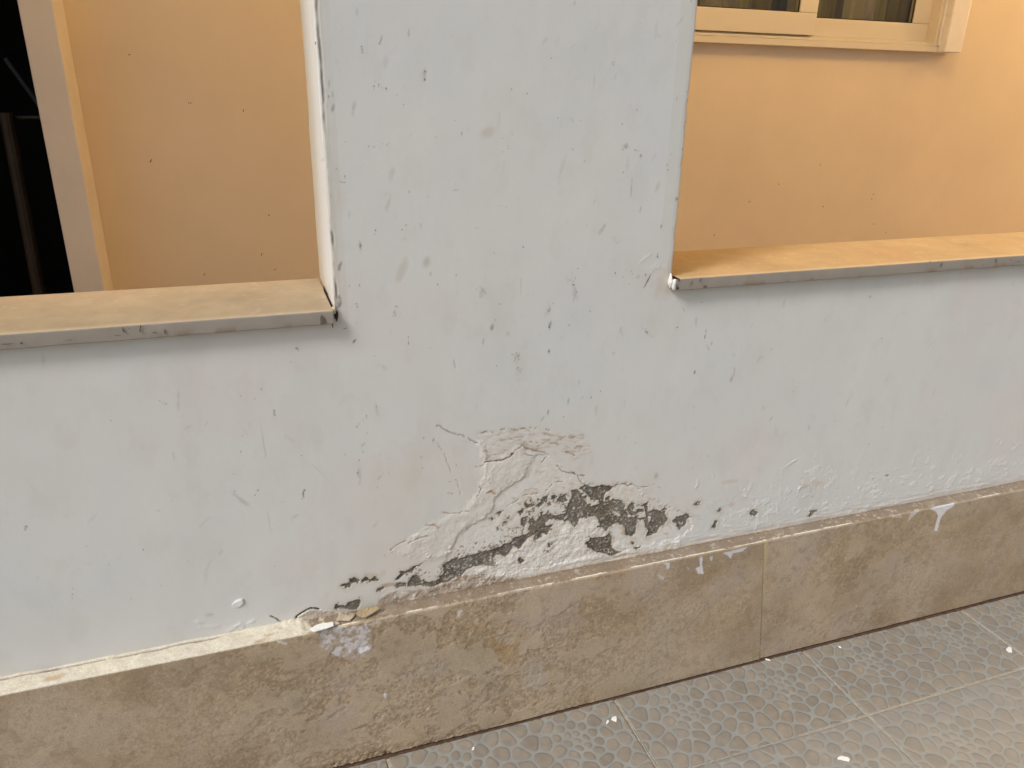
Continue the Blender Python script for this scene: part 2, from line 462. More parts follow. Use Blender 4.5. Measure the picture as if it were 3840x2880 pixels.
# cracks: thin, dark, slightly sunk
def crack(pts, wdt, c, view, depth=0.0012, strength=0.9, brk=0.0):
    global hgt
    q = P(view, *pts)
    d = line_d(x + 0.0016 * warp2, z + 0.0020 * fbm(x, z, 0.006, 3, 47), q, 0.02)
    ww = wdt * (0.55 + 0.6 * np.clip(fbm(x, z, 0.010, 2, 83) + 0.5, 0, 1.3))
    m = sstep(ww, ww * 0.35, d)
    if brk: m = m * sstep(-brk, -brk + 0.25, fbm(x, z, 0.008, 2, 37))
    hgt -= m * depth
    tint(m * strength, c)
BR = (0.20, 0.13, 0.085)
crack([(340, 135), (380, 145), (430, 185), (500, 205), (580, 235), (650, 265), (700, 295), (730, 300)], 0.0013, BR, 'D', strength=0.7)
crack([(690, 190), (750, 205), (800, 190), (860, 195), (910, 180), (970, 170)], 0.0013, BR, 'D', strength=0.7, brk=0.1)
crack([(1010, 163), (1050, 172), (1090, 172), (1150, 160), (1220, 158), (1290, 160), (1370, 175)], 0.0013, BR, 'D', strength=0.7, brk=0.2)
crack([(985, 250), (1050, 262), (1120, 275), (1200, 290), (1300, 300), (1360, 300)], 0.0012, BR, 'D', strength=0.65, brk=0.1)
crack([(785, 470), (850, 472), (930, 460), (990, 435), (1040, 400)], 0.0022, (0.24, 0.16, 0.11), 'D', strength=0.85, depth=0.002)
crack([(1040, 400), (1060, 360), (1095, 345), (1130, 320), (1170, 345), (1250, 375), (1340, 385)], 0.0016, BR, 'D', strength=0.7)
crack([(1030, 396), (1046, 402)], 0.0028, (0.06, 0.04, 0.03), 'D')
crack([(1150, 400), (1230, 420)], 0.0013, BR, 'D', strength=0.6)
crack([(1380, 300), (1420, 300), (1470, 315)], 0.0022, (0.30, 0.19, 0.12), 'D', strength=0.7)
crack([(1470, 370), (1560, 390), (1640, 425), (1700, 415)], 0.0020, (0.40, 0.27, 0.17), 'D', strength=0.7, brk=0.1)
crack([(1450, 510), (1500, 560), (1570, 575), (1640, 595), (1700, 600)], 0.0014, (0.28, 0.20, 0.13), 'D', strength=0.85)
crack([(1580, 560), (1640, 610), (1660, 650), (1710, 690)], 0.0014, (0.30, 0.22, 0.14), 'D', strength=0.8)
crack([(1350, 740), (1400, 690), (1410, 660), (1540, 660)], 0.0013, BR, 'D', strength=0.75, brk=0.25)
crack([(1975, 695), (2030, 680), (2080, 680), (2110, 695), (2150, 680), (2200, 705)], 0.0014, BR, 'D', strength=0.85)
crack([(1060, 240), (1200, 250), (1300, 200), (1340, 250), (1420, 260)], 0.0013, (0.30, 0.2, 0.14), 'A', strength=0.6, brk=0.1)
crack([(985, 885), (1060, 845), (1150, 780), (1280, 770)], 0.0012, (0.42, 0.32, 0.24), 'D', strength=0.7, brk=0.2)
crack([(390, 935), (450, 950), (540, 945), (600, 925), (700, 930)], 0.0012, (0.42, 0.28, 0.22), 'D', strength=0.7, brk=0.1)
crack([(735, 700), (750, 720), (730, 760), (705, 795)], 0.0018, (0.30, 0.2, 0.13), 'D', strength=0.8)
crack([(1305, 485), (1340, 435)], 0.0014, (0.25, 0.18, 0.12), 'D', strength=0.8)
crack([(330, 280), (410, 400), (470, 560)], 0.0008, (0.50, 0.45, 0.42), 'D', strength=0.5)
crack([(530, 650), (560, 780)], 0.0008, (0.50, 0.45, 0.42), 'D', strength=0.5)
crack([(700, 520), (770, 505)], 0.0014, (0.42, 0.33, 0.26), 'D', strength=0.6)
crack([(440, 760), (490, 770)], 0.0014, (0.42, 0.30, 0.2), 'D', strength=0.6)
crack([(800, 755), (840, 745), (880, 765)], 0.0030, (0.42, 0.27, 0.15), 'D', strength=0.75)
crack([(250, 1060), (310, 1055), (360, 1085)], 0.0042, (0.50, 0.36, 0.25), 'D', strength=0.75)
crack([(980, 385), (1040, 330), (1100, 290), (1180, 260)], 0.0018, (0.42, 0.31, 0.23), 'Cv', strength=0.7, brk=0.1)
crack([(1230, 290), (1300, 245), (1400, 195), (1480, 190)], 0.0030, (0.45, 0.33, 0.25), 'Cv', strength=0.6, brk=0.0)
crack([(1990, 200), (1985, 290), (1900, 410)], 0.0030, (0.12, 0.115, 0.10), 'Cv', strength=0.9, brk=0.1)
crack([(1815, 600), (1835, 680), (1850, 740)], 0.0008, (0.5, 0.48, 0.45), 'Cv')
crack([(820, 610), (845, 690)], 0.0008, BR, 'D', strength=0.0)

# brown blotches
def blot(cx, cy, rx, ry, c, strength, view, seed=1):
    q = P(view, (cx, cy))[0]
    s = B[view][2]
    d = np.sqrt(((x - q[0]) / (rx / s * 0.00047)) ** 2 + ((z - q[1]) / (ry / s * 0.00047)) ** 2) + 0.5 * fbm(x, z, 0.02, 3, seed)
    tint(sstep(1.1, 0.4, d) * strength, c)
blot(1330, 90, 70, 60, (0.56, 0.47, 0.37), 0.7, 'A', 3)
blot(1000, 1330, 120, 60, (0.45, 0.36, 0.28), 0.35, 'Fv', 4)
blot(740, 210, 60, 25, (0.50, 0.40, 0.28), 0.7, 'G', 5)
blot(830, 200, 70, 30, (0.56, 0.47, 0.38), 0.5, 'G', 6)
blot(250, 190, 90, 25, (0.56, 0.50, 0.42), 0.6, 'G', 7)
blot(250, 345, 35, 30, (0.56, 0.44, 0.37), 0.6, 'G', 8)
blot(1295, 147, 26, 9, (0.34, 0.22, 0.10), 0.9, 'G', 9)
blot(330, 570, 70, 40, (0.52, 0.46, 0.36), 0.6, 'E', 10)
blot(950, 860, 130, 45, (0.45, 0.31, 0.22), 0.75, 'Cv', 11)
blot(700, 730, 120, 60, (0.60, 0.50, 0.40), 0.6, 'Cv', 12)
blot(880, 700, 60, 70, (0.56, 0.49, 0.40), 0.5, 'Cv', 13)
for cx, cy, rx, ry in ((560, 1410, 25, 80), (1010, 685, 40, 30), (1888, 970, 18, 40), (690, 1360, 30, 35)):
    q = wall_pts([(cx, cy)], 1100, 0, 1.3825)[0]
    d = np.sqrt(((x - q[0] - 0.35 * (z - q[1])) / (rx * 0.00034)) ** 2 + ((z - q[1]) / (ry * 0.00034)) ** 2) + 0.5 * fbm(x, z, 0.02, 3, cx)
    tint(sstep(1.1, 0.3, d) * 0.5, (0.50, 0.45, 0.38))
q = wall_pts([(560, 1050)], 2400, 860, 5.53)[0]
d = np.hypot(x - q[0], z - q[1]) / 0.035 + 0.5 * fbm(x, z, 0.02, 4, 7)
tint(sstep(1.2, 0.3, d) * 0.45, (0.52, 0.45, 0.36))

# bare cement: polygons measured on the wall, edges broken up by noise
dark = [
 P('A', (285, 270), (350, 215), (410, 250), (480, 265), (580, 218), (680, 240), (745, 240), (700, 300), (650, 310), (620, 370), (610, 470), (560, 490), (540, 430), (440, 440), (430, 390), (360, 330), (300, 285)),
 P('A', (-60, 650), (80, 620), (110, 540), (130, 460), (180, 370), (165, 300), (230, 290), (280, 330), (300, 390), (360, 470), (440, 515), (540, 490), (640, 460), (720, 430), (800, 425), (860, 440), (900, 510), (890, 580), (940, 600), (950, 680), (1080, 650),
   (1060, 800), (1030, 900), (1000, 930), (930, 910), (905, 800), (860, 760), (780, 740), (700, 800), (640, 845), (600, 800), (520, 800), (560, 760), (545, 690), (500, 650), (400, 665), (340, 640), (250, 700), (240, 760), (200, 785), (180, 730), (130, 700), (60, 720), (-60, 700)),
 P('A', (920, 570), (960, 510), (1000, 465), (1030, 480), (1020, 560), (985, 550), (1000, 590), (1060, 610), (1080, 560), (1160, 550), (1160, 590), (1100, 600), (1040, 645), (990, 640), (950, 590)),
 P('A', (1180, 520), (1210, 520), (1230, 590), (1300, 565), (1400, 590), (1460, 590), (1475, 680), (1490, 700), (1440, 770), (1380, 800), (1350, 880), (1270, 915), (1210, 930), (1225, 840), (1190, 790), (1175, 720), (1210, 680), (1200, 620)),
 P('A', (1575, 715), (1620, 670), (1700, 650), (1740, 625), (1800, 660), (1760, 690), (1730, 790), (1690, 790), (1660, 835), (1630, 770)),
 P('A', (355, 1030), (410, 990), (410, 935), (480, 950), (600, 945), (650, 920), (690, 900), (720, 940), (700, 1000), (720, 1080), (770, 1140), (850, 1140), (730, 1190), (620, 1165), (460, 1140), (450, 1095), (390, 1080)),
 P('A', (1870, 475), (1935, 450), (1925, 490), (1895, 505)), P('A', (1025, 1095), (1110, 1075), (1060, 1108)), P('A', (985, 1010), (1030, 1015), (1028, 1060)),
 P('A', (2105, 800), (2145, 720), (2175, 720), (2145, 805)), P('A', (2180, 580), (2212, 550), (2230, 600)), P('A', (630, 400), (690, 380), (680, 430), (640, 440)), P('A', (320, 390), (375, 370), (370, 405), (325, 415)),
 P('A', (1080, 500), (1150, 500), (1200, 480), (1225, 450), (1215, 490), (1150, 512)), P('A', (1410, 570), (1450, 545), (1455, 560), (1430, 585)), P('A', (1090, 690), (1200, 670), (1200, 685), (1120, 710)),
 P('Bv', (1245, 430), (1290, 400), (1340, 370), (1340, 465), (1310, 480), (1250, 450)), P('Bv', (1395, 375), (1420, 375), (1470, 405), (1440, 425), (1400, 410)),
 P('Bv', (1020, 485), (1060, 500), (1140, 520), (1090, 550), (1010, 570), (1000, 620), (960, 655), (930, 610), (970, 560), (1040, 550)), P('Bv', (975, 690), (1050, 670), (1030, 760), (1010, 815), (965, 780)),
 P('Bv', (1480, 430), (1550, 380), (1590, 370), (1590, 420), (1620, 450), (1560, 480), (1490, 450)), P('Bv', (1680, 310), (1740, 300), (1790, 350), (1850, 350), (1780, 400), (1790, 450), (1720, 475), (1660, 460), (1650, 440), (1700, 400), (1700, 340)),
 P('Bv', (1065, 600), (1105, 600), (1090, 645)), P('Bv', (1235, 615), (1270, 615), (1255, 640)), P('Bv', (1210, 490), (1270, 485), (1220, 530)),
 P('Bv', (1080, 720), (1130, 695), (1170, 740), (1250, 660), (1330, 640), (1420, 660), (1500, 660), (1600, 670), (1640, 600), (1700, 560), (1900, 560), (1900, 690), (1770, 690), (1770, 740), (1720, 815), (1640, 740), (1570, 740), (1500, 710), (1380, 710), (1300, 760), (1300, 820),
   (1400, 795), (1360, 850), (1330, 915), (1250, 900), (1240, 960), (1160, 1015), (1140, 980), (1170, 930), (1100, 960), (1030, 1000), (960, 1090), (920, 1125), (900, 1080), (830, 1090), (800, 1050), (860, 980), (960, 950), (1060, 920), (1120, 870), (1070, 850), (1090, 780)),
 P('Bv', (-30, 1340), (100, 1280), (200, 1240), (330, 1200), (450, 1160), (560, 1150), (680, 1090), (800, 1040), (850, 1100), (800, 1180), (740, 1240), (680, 1210), (600, 1210), (570, 1260), (580, 1360), (440, 1350), (300, 1380), (180, 1440), (100, 1540), (-30, 1500)),
 P('Bv', (612, 620), (680, 605), (660, 645)), P('Bv', (538, 705), (560, 705), (555, 720)), P('Bv', (760, 690), (790, 695), (775, 715)), P('Bv', (710, 765), (755, 738), (755, 752)),
 P('Bv', (1340, 1055), (1370, 1055), (1372, 1095), (1345, 1105)), P('Bv', (1280, 1155), (1340, 1148), (1338, 1165)), P('Bv', (912, 1245), (945, 1250), (1000, 1300), (950, 1322), (925, 1290)), P('Bv', (1200, 920), (1240, 930), (1235, 975), (1195, 975)),
 P('Cv', (1720, 590), (1830, 515), (1900, 500), (1900, 740), (1780, 820), (1690, 830), (1640, 860), (1560, 890), (1510, 880), (1530, 830), (1650, 790), (1720, 700)),
 P('Cv', (1220, 870), (1240, 800), (1290, 740), (1330, 730), (1400, 790), (1500, 830), (1520, 870), (1400, 865), (1330, 870)),
 P('Cv', (1060, 840), (1180, 830), (1190, 880), (1070, 890)), P('Cv', (1050, 790), (1090, 750), (1130, 700), (1110, 680), (1180, 690), (1230, 655), (1300, 600), (1410, 573), (1340, 610), (1270, 680), (1190, 705), (1130, 745), (1080, 790)),
 P('Cv', (410, 790), (480, 755), (550, 800), (520, 825), (460, 832)), P('Cv', (572, 825), (620, 742), (660, 770), (700, 790), (760, 755), (795, 800), (740, 805), (680, 805), (640, 818)),
 P('Cv', (355, 902), (370, 860), (420, 845), (415, 882)), P('Cv', (318, 865), (350, 853), (345, 878)), P('Cv', (212, 1185), (230, 1138), (350, 1160), (420, 1100), (540, 1068), (562, 1110), (500, 1192), (410, 1197), (350, 1187)), P('Cv', (798, 942), (810, 908), (872, 903), (830, 942)),
 P('G', (10, 345), (30, 322), (45, 330), (30, 352)), P('G', (165, 385), (180, 372), (185, 385), (175, 398)), P('G', (380, 400), (400, 380), (430, 400), (415, 422), (395, 412)), P('G', (130, 495), (145, 460), (160, 455), (145, 498)),
 P('G', (770, 415), (790, 388), (830, 385), (800, 402), (785, 422)),
]
sd = np.full(x.shape, 0.03)
for p in dark:
    sd = np.minimum(sd, sdf(x, z, p, 0.03))
holes = [P('A', (715, 590), (840, 585), (855, 665), (760, 650)), P('A', (1225, 660), (1265, 650), (1270, 720), (1230, 750)), P('A', (190, 540), (230, 530), (230, 560), (195, 565))]
for p in holes:
    sd = np.maximum(sd, -sdf(x, z, p, 0.03))
sdn = sd - 0.0009 + 0.0022 * warp1 + 0.0020 * warp2 + 0.0006 * fine
m_dark = sstep(0.0004, -0.0005, sdn)
# a scatter of pin-holes and specks where the plaster thins out
spec1 = P('Bv', (-20, 1330), (160, 960), (500, 850), (760, 760), (950, 830), (1080, 850), (1060, 930), (800, 1030), (560, 1150), (200, 1250))
spec2 = P('Bv', (1020, 420), (1300, 360), (1700, 320), (1900, 420), (1900, 640), (1400, 660), (1150, 700), (1000, 640))
spec3 = P('Cv', (1400, 590), (1560, 600), (1740, 600), (1740, 740), (1600, 800), (1400, 780), (1280, 720))
ms = sstep(0.004, -0.004, sdf(x, z, spec1, 0.02, 0.02)) + sstep(0.004, -0.004, sdf(x, z, spec2, 0.02, 0.02)) + 0.8 * sstep(0.004, -0.004, sdf(x, z, spec3, 0.02, 0.02))
hs_n = fbm(x, z, 0.0042, 3, 101, 0.7)
thr = 0.16 + np.clip(sd, 0, 0.03) / 0.03 * 0.40
m_spec = sstep(thr - 0.02, thr + 0.05, hs_n) * np.clip(ms, 0, 1) * (1 - m_dark)
m_spec = np.maximum(m_spec, sstep(0.18, 0.28, hs_n - 0.5 * sstep(0.0, 0.009, sd)) * (sd < 0.009) * (1 - m_dark) * sstep(-0.2, 0.3, fbm(x, z, 0.05, 2, 103)))
grime = sstep(0.014, 0.0, sd + 0.004 * warp1) * (1 - m_dark)
mult(grime * 0.55, (0.84, 0.80, 0.74))
# plaster crumbs left standing inside the cement
crumb = sstep(0.22, 0.36, fbm(x, z, 0.0048, 3, 131, 0.7)) * sstep(-0.018, -0.001, sd) * sstep(-0.002, -0.0045, sd) * m_dark * sstep(0.18, 0.24, x)
gran = fbm(x, z, 0.0028, 2, 141)
conc = np.array([0.150, 0.135, 0.112])
ct = fbm(x, z, 0.030, 3, 151)
cc = conc[None, :] * (1 + 0.55 * gran[:, None]) * (1 + 0.45 * ct[:, None])
cc = cc * (1 + np.outer(sstep(0.0, 0.5, fbm(x, z, 0.05, 2, 161)), np.array([0.10, 0.02, -0.08])))
pw = (sstep(-0.1, 0.5, fbm(x, z, 0.012, 4, 181, 0.7)) * 0.3)[:, None]
cc = cc * (1 - pw) + np.array([0.27, 0.245, 0.21]) * pw * (1 + 0.3 * gran[:, None])
lft = sstep(0.42, 0.28, x) * sstep(0.05, 0.3, hs_n - 0.2 + 0.5 * fbm(x, z, 0.02, 3, 183)) * sstep(-0.001, -0.004, sd)
mm = np.clip(m_dark - crumb * 0.75 - lft * 0.55 * sstep(0.18, 0.24, x), 0, 1)[:, None]
C = C * (1 - mm) + cc * mm
tint(m_spec * 0.85, (0.13, 0.12, 0.105))
hgt -= m_dark * (0.0022 - 0.0007 * gran - 0.0005 * ct) - crumb * 0.0012
hgt -= m_spec * 0.0008
# brownish fringe round the cement
mult(sstep(0.004, 0.0, sdn) * (1 - m_dark) * 0.35, (0.86, 0.80, 0.72))

# foot crack at the left: skirting mortar pulling away
def wide_crack(pts, view, wdt, c):
    global hgt
    q = P(view, *pts)
    d = line_d(x, z + 0.0012 * warp2, q, 0.02)
    m = sstep(wdt, wdt * 0.5, d + 0.0006 * warp1)
    hgt -= m * 0.004
    tint(m, c)
wide_crack([(1330, 675), (1380, 695), (1430, 670), (1500, 640), (1530, 590), (1600, 545), (1660, 510), (1700, 490), (1760, 485), (1830, 500)], 'E', 0.0021, (0.075, 0.058, 0.045))
wide_crack([(1160, 590), (1230, 620), (1270, 650), (1330, 675)], 'E', 0.0012, (0.28, 0.18, 0.13))
mb = sdf(x, z, P('E', (1510, 660), (1550, 600), (1620, 555), (1700, 505), (1830, 515), (2000, 520), (2212, 560), (2500, 640), (2400, 900), (1800, 900), (1450, 900), (1480, 720)), 0.03)
m_m = sstep(0.001, -0.001, mb + 0.002 * warp1)
hgt += m_m * (0.001 + 0.0020 * lumpf)
tint(m_m * 0.85, (0.46, 0.38, 0.29)); tint(m_m * sstep(0.1, 0.5, lumpf), (0.60, 0.55, 0.48))
# crumbling mortar under the cement, in the middle
mc = sdf(x, z, P('Cv', (760, 1150), (800, 1050), (1000, 960), (1250, 930), (1500, 900), (1760, 840), (1900, 760), (2212, 700), (2700, 760), (2700, 900), (2212, 900), (1700, 1060), (1200, 1150)), 0.03)
m_c = sstep(0.003, -0.003, mc + 0.004 * warp1)
hgt += m_c * (0.0005 + 0.0018 * lumpf)
tint(m_c * 0.85, (0.37, 0.285, 0.215)); tint(m_c * sstep(0.05, 0.45, fbm(x, z, 0.016, 5, 105, 0.7)) * 0.9, (0.62, 0.58, 0.52)); tint(m_c * sstep(0.25, 0.5, fbm(x, z * 1.5, 0.014, 5, 107, 0.7)) * 0.8, (0.17, 0.125, 0.09))
# a raised curl of paint at the left
q = P('E', (735, 400))[0]
dx_, dz_ = x - q[0], z - q[1]
u_ = dx_ * 0.8 + dz_ * 0.6; v_ = -dx_ * 0.6 + dz_ * 0.8
curl = sstep(0.012, 0.0105, np.sqrt((u_ * 1.0 + 0.004) ** 2 + (v_ * 1.6) ** 2) + 0.0015 * warp2) * sstep(-0.02, 0.008, u_)
hgt += curl * 0.0035
tint(sstep(0.3, 0.6, curl) * 0.7, (0.74, 0.74, 0.72))
# paint rolls where the wall meets the ledge, far left
for pts, hh in (([(600, 780), (650, 750), (720, 715)], 0.003), ([(740, 700), (780, 740), (840, 690), (950, 650)], 0.003), ([(150, 660), (210, 690), (190, 750)], 0.0015), ([(230, 740), (440, 730)], 0.001)):
    d = line_d(x, z, P('E', *pts), 0.02) + 0.0012 * warp2
    hgt += 0.6 * hh * np.exp(-(d / 0.0035) ** 2) * np.clip(0.6 + fbm(x, z, 0.012, 3, 68), 0, 1.5)
# lower left: cream skim near the ledge
tint(sstep(0.340, 0.331, z) * sstep(0.25, -0.1, x) * 0.25, (0.66, 0.62, 0.54))

# soft grey smudges and scuffs  (view origin/scale, x, y, length, width, lean, strength)
PIL = (1100, 0, 1.3825); MID = (1100, 900, 1.3825); FULL = (0, 0, 0.576)
smudges = [(PIL, a) for a in [(598, 170, 50, 14, 4, .5), (455, 205, 55, 6, 18, .7), (355, 255, 35, 12, -10, .5), (680, 380, 60, 18, 5, .35), (680, 410, 25, 14, 0, .5), (330, 60, 50, 20, 0, .25), (207, 555, 60, 20, 18, .65), (203, 487, 40, 8, 0, .45), (185, 435, 40, 4, 3, .5),
   (1722, 757, 30, 26, 0, .45), (1510, 835, 16, 12, 30, .4), (510, 900, 80, 30, 14, .18), (347, 1280, 50, 18, 0, .55), (240, 1375, 55, 16, 28, .6), (690, 1350, 60, 28, 0, .22), (712, 1420, 20, 14, 0, .4), (1800, 1085, 45, 12, 5, .45), (1560, 1045, 30, 8, 50, .3),
   (1460, 15, 30, 14, 0, .35), (1748, 545, 30, 10, 20, .2), (1990, 510, 40, 8, 5, .35), (840, 985, 50, 4, -80, .35), (1752, 980, 120, 3, 0, .4), (950, 1180, 14, 30, 0, .2), (660, 1170, 40, 16, 10, .2), (290, 1110, 40, 14, 10, .2)]]
smudges += [(MID, a) for a in [(345, 25, 40, 18, 0, .55), (240, 135, 45, 12, 28, .65), (1030, 450, 45, 20, 12, .6), (985, 525, 40, 12, 5, .4), (1330, 438, 45, 14, 12, .6), (1325, 575, 26, 14, 10, .5), (1425, 835, 40, 12, 3, .45), (1320, 893, 32, 6, 12, .75), (1293, 925, 36, 4, 38, .6),
   (2080, 685, 26, 14, 0, .5), (2150, 560, 50, 12, -28, .3), (1480, 740, 40, 8, 3, .3), (597, 530, 32, 5, 8, .7), (527, 378, 32, 22, 0, .35), (835, 645, 55, 4, -10, .55), (1160, 600, 50, 26, 0, .2), (975, 275, 70, 30, 15, .18), (1460, 275, 90, 22, 4, .2), (1325, 365, 60, 20, 22, .2),
   (1570, 880, 70, 18, 3, .18), (1660, 590, 26, 16, 10, .25), (1180, 240, 90, 10, 2, .2), (470, 660, 50, 24, -40, .18), (440, 650, 40, 10, 40, .15), (1880, 1225, 40, 26, 0, .2), (725, 1035, 22, 8, 25, .6), (675, 1028, 14, 6, 25, .5), (1720, 850, 50, 6, 3, .2), (1700, 480, 60, 5, -35, .3)]]
smudges += [(FULL, a) for a in [(592, 892, 14, 6, 0, .5), (1580, 818, 16, 9, 0, .45), (375, 985, 24, 8, 3, .25), (355, 872, 16, 6, -50, .3), (1830, 870, 26, 4, 15, .25), (1665, 905, 12, 5, 30, .3), (1640, 775, 16, 6, 30, .2), (570, 960, 90, 3, -2, .25), (582, 1130, 60, 3, -3, .22),
   (155, 1285, 18, 3, 0, .35), (1525, 715, 14, 5, 0, .4), (655, 1068, 16, 5, 0, .5), (55, 1141, 9, 9, 0, .5), (1880, 642, 6, 6, 0, .35), (445, 915, 14, 5, 30, .25), (200, 1120, 30, 10, 40, .12), (440, 1130, 40, 8, 50, .14)]]
for (ox, oy, s), (cx, cy, L, W, lean, st) in smudges:
    q = wall_pts([(cx, cy)], ox, oy, s)[0]
    q2 = wall_pts([(cx + 1, cy)], ox, oy, s)[0]; q3 = wall_pts([(cx, cy - 1)], ox, oy, s)[0]
    kx, kz = abs(q2[0] - q[0]), abs(q3[1] - q[1])
    la, wa = max(L * kz * 0.5, 0.0016), max(W * kx * 0.5, 0.0014)
    m = (np.abs(x - q[0]) < la + wa + 0.005) & (np.abs(z - q[1]) < la + wa + 0.005)
    if not m.any(): continue
    t_ = math.radians(lean)
    dx, dz = x[m] - q[0], z[m] - q[1]
    u = dx * math.sin(t_) + dz * math.cos(t_); v = dx * math.cos(t_) - dz * math.sin(t_)
    r = np.sqrt((u / la) ** 2 + (v / wa) ** 2) + 0.45 * fbm(x[m], z[m], 0.006, 3, int(cx) + 3, 0.6)
    k = (sstep(1.15, 0.45, r) * st)[:, None]
    C[m] = C[m] * (1 - k) + np.array([0.27, 0.265, 0.25]) * k
# many faint ones, leaning the same way
rr = np.random.RandomState(5)
for i in range(420):
    qx, qz = rr.uniform(-0.42, 1.85), rr.uniform(0.42, 1.38)
    if qz > 0.88 and not (XL < qx < XR): continue
    la, wa, t_ = 0.002 + rr.exponential(0.006), rr.uniform(0.0012, 0.0045), math.radians(rr.normal(12, 22))
    st = min(0.45, 0.05 + rr.exponential(0.10)); la = min(la, 0.03); brn = rr.rand() < 0.35
    m = (np.abs(x - qx) < la + 0.004) & (np.abs(z - qz) < la + 0.004)
    dx, dz = x[m] - qx, z[m] - qz
    u = dx * math.sin(t_) + dz * math.cos(t_); v = dx * math.cos(t_) - dz * math.sin(t_)
    r = np.sqrt((u / la) ** 2 + (v / wa) ** 2) + 0.5 * fbm(x[m], z[m], 0.006, 2, i + 400)
    k = (sstep(1.15, 0.4, r) * st)[:, None]
    C[m] = C[m] * (1 - k) + np.array([0.44, 0.37, 0.28] if brn else [0.36, 0.35, 0.32]) * k
# dirt along the pillar's arrises and under the sills, plus painted sill shade
edgeL = np.exp(-np.abs(x - XL - 0.004) / 0.010) * (z > ZL)
mult(edgeL * (0.5 + 0.5 * fbm(x, z, 0.02, 3, 9)), (0.86, 0.86, 0.84))
cl = (x - XL > 0) & (z > ZL - 0.02)
gl = sstep(0.0028, 0.0008, np.abs(x - XL - 0.0042 - 0.0016 * fbm(z * 0 + 1, z, 0.02, 4, 33))) * (z > ZL) * sstep(-0.35, 0.0, fbm(x * 0 + 2, z, 0.05, 3, 35))
hgt -= gl * 0.002
tint(gl * 0.8, (0.22, 0.20, 0.18))
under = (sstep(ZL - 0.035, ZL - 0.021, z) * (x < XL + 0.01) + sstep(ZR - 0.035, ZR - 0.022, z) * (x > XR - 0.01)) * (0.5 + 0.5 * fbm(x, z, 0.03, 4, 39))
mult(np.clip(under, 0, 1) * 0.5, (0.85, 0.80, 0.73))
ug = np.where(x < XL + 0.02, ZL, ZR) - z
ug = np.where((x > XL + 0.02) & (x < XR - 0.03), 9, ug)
dirt_shade = sstep(0.075, 0.02, ug + 0.02 * fbm(x, z * 0.3, 0.04, 4, 43)) * (0.4 + 0.6 * sstep(-0.2, 0.4, fbm(x, z * 0.4, 0.06, 4, 45)))
mult(dirt_shade * 0.6, (0.93, 0.915, 0.87))  # soft shade below the sills painted in together with dirt

C = np.clip(C, 0.02, 0.9)
# keep cells that are wall, not opening
cx_ = (xs[:-1] + xs[1:]) / 2; cz_ = (zs[:-1] + zs[1:]) / 2
CX, CZ = np.meshgrid(cx_, cz_)
keep = ~(((CX < XL) & (CZ > ZL - 0.004)) | ((CX > XR) & (CZ > ZR - 0.004)))
# arrises are rounded: surface falls back near the pillar's edges
ed = np.minimum(np.abs(x - XL), np.abs(x - XR))
rnd = np.where(z > ZL - 0.004, np.clip(1 - ed / 0.004, 0, 1) ** 2 * 0.0022, 0)
edge_fix = np.where((z > ZL - 0.004) & (ed < 1e-6))
hgt2 = hgt * 0.82 - rnd
chipR = sstep(0.15, 0.5, fbm(x * 0, z, 0.03, 4, 55)) * np.clip(1 - np.abs(x - XR) / 0.006, 0, 1) * (z > ZR)
hgt2 -= chipR * 0.002
verts = np.stack([x, -hgt2, z], -1)
faces = grid_faces(nx, nz, keep)
verts, faces, Cw = tidy(verts, faces, C)

wall = empty('parapet_wall', (0, 0, 0))
tag(wall, 'scuffed white plaster pillar and low wall with peeling paint above a stone skirting', 'wall')
mesh_np('plaster_face', verts, faces, M_paint, wall, Cw)
del verts, faces

# reveals of the openings and the solid core behind the face
def reveal(name, xx, z0, z1, sgn, seed):
    ys = np.linspace(0.0, WD, 42); zz = np.linspace(z0, z1, 200)
    Y, Z = np.meshgrid(ys, zz)
    y, zv = Y.ravel(), Z.ravel()
    off = 0.0012 * fbm(y, zv * 0.4, 0.06, 3, seed) + 0.0005 * fbm(y, zv, 0.012, 3, seed + 4)
    r = np.clip(1 - y / 0.006, 0, 1) ** 2 * 0.002
    off = off * sstep(0, 0.01, y)
    xv = xx + sgn * (-r + off)
    yv = y + np.where(y < 1e-9, 0.0022, 0)
    c = np.tile(np.array([0.72, 0.71, 0.68]), (len(y), 1))
    k = (sstep(0.05, 0.0, zv - z0) * (0.5 + 0.5 * fbm(y, zv, 0.03, 3, seed + 9)))[:, None]
    c = c * (1 - k * 0.6) + np.array([0.50, 0.40, 0.28]) * k * 0.6
    falloff = (sstep(0.05, 0.19, y + 0.02 * fbm(y, zv * 0.4, 0.10, 3, seed + 12)))[:, None]  # daylight fading inward, painted as a beige tint toward the rear
    c = c * (1 - falloff * 0.85) + np.array([0.50, 0.42, 0.30]) * falloff * 0.85
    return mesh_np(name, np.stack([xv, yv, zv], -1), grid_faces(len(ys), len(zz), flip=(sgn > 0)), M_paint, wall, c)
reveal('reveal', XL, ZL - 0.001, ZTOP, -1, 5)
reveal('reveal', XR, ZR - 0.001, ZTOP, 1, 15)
box('wall_core', (XL + 0.004, 0.012, 0.0), (XR - 0.004, WD - 0.002, ZTOP), M_paint if False else M_reveal, wall)
box('wall_core', (XW0, 0.012, 0.0), (XL + 0.002, WD - 0.003, ZL - 0.024), M_reveal, wall)
box('wall_core', (XR - 0.002, 0.012, 0.0), (XW1, WD - 0.003, ZR - 0.024), M_reveal, wall)
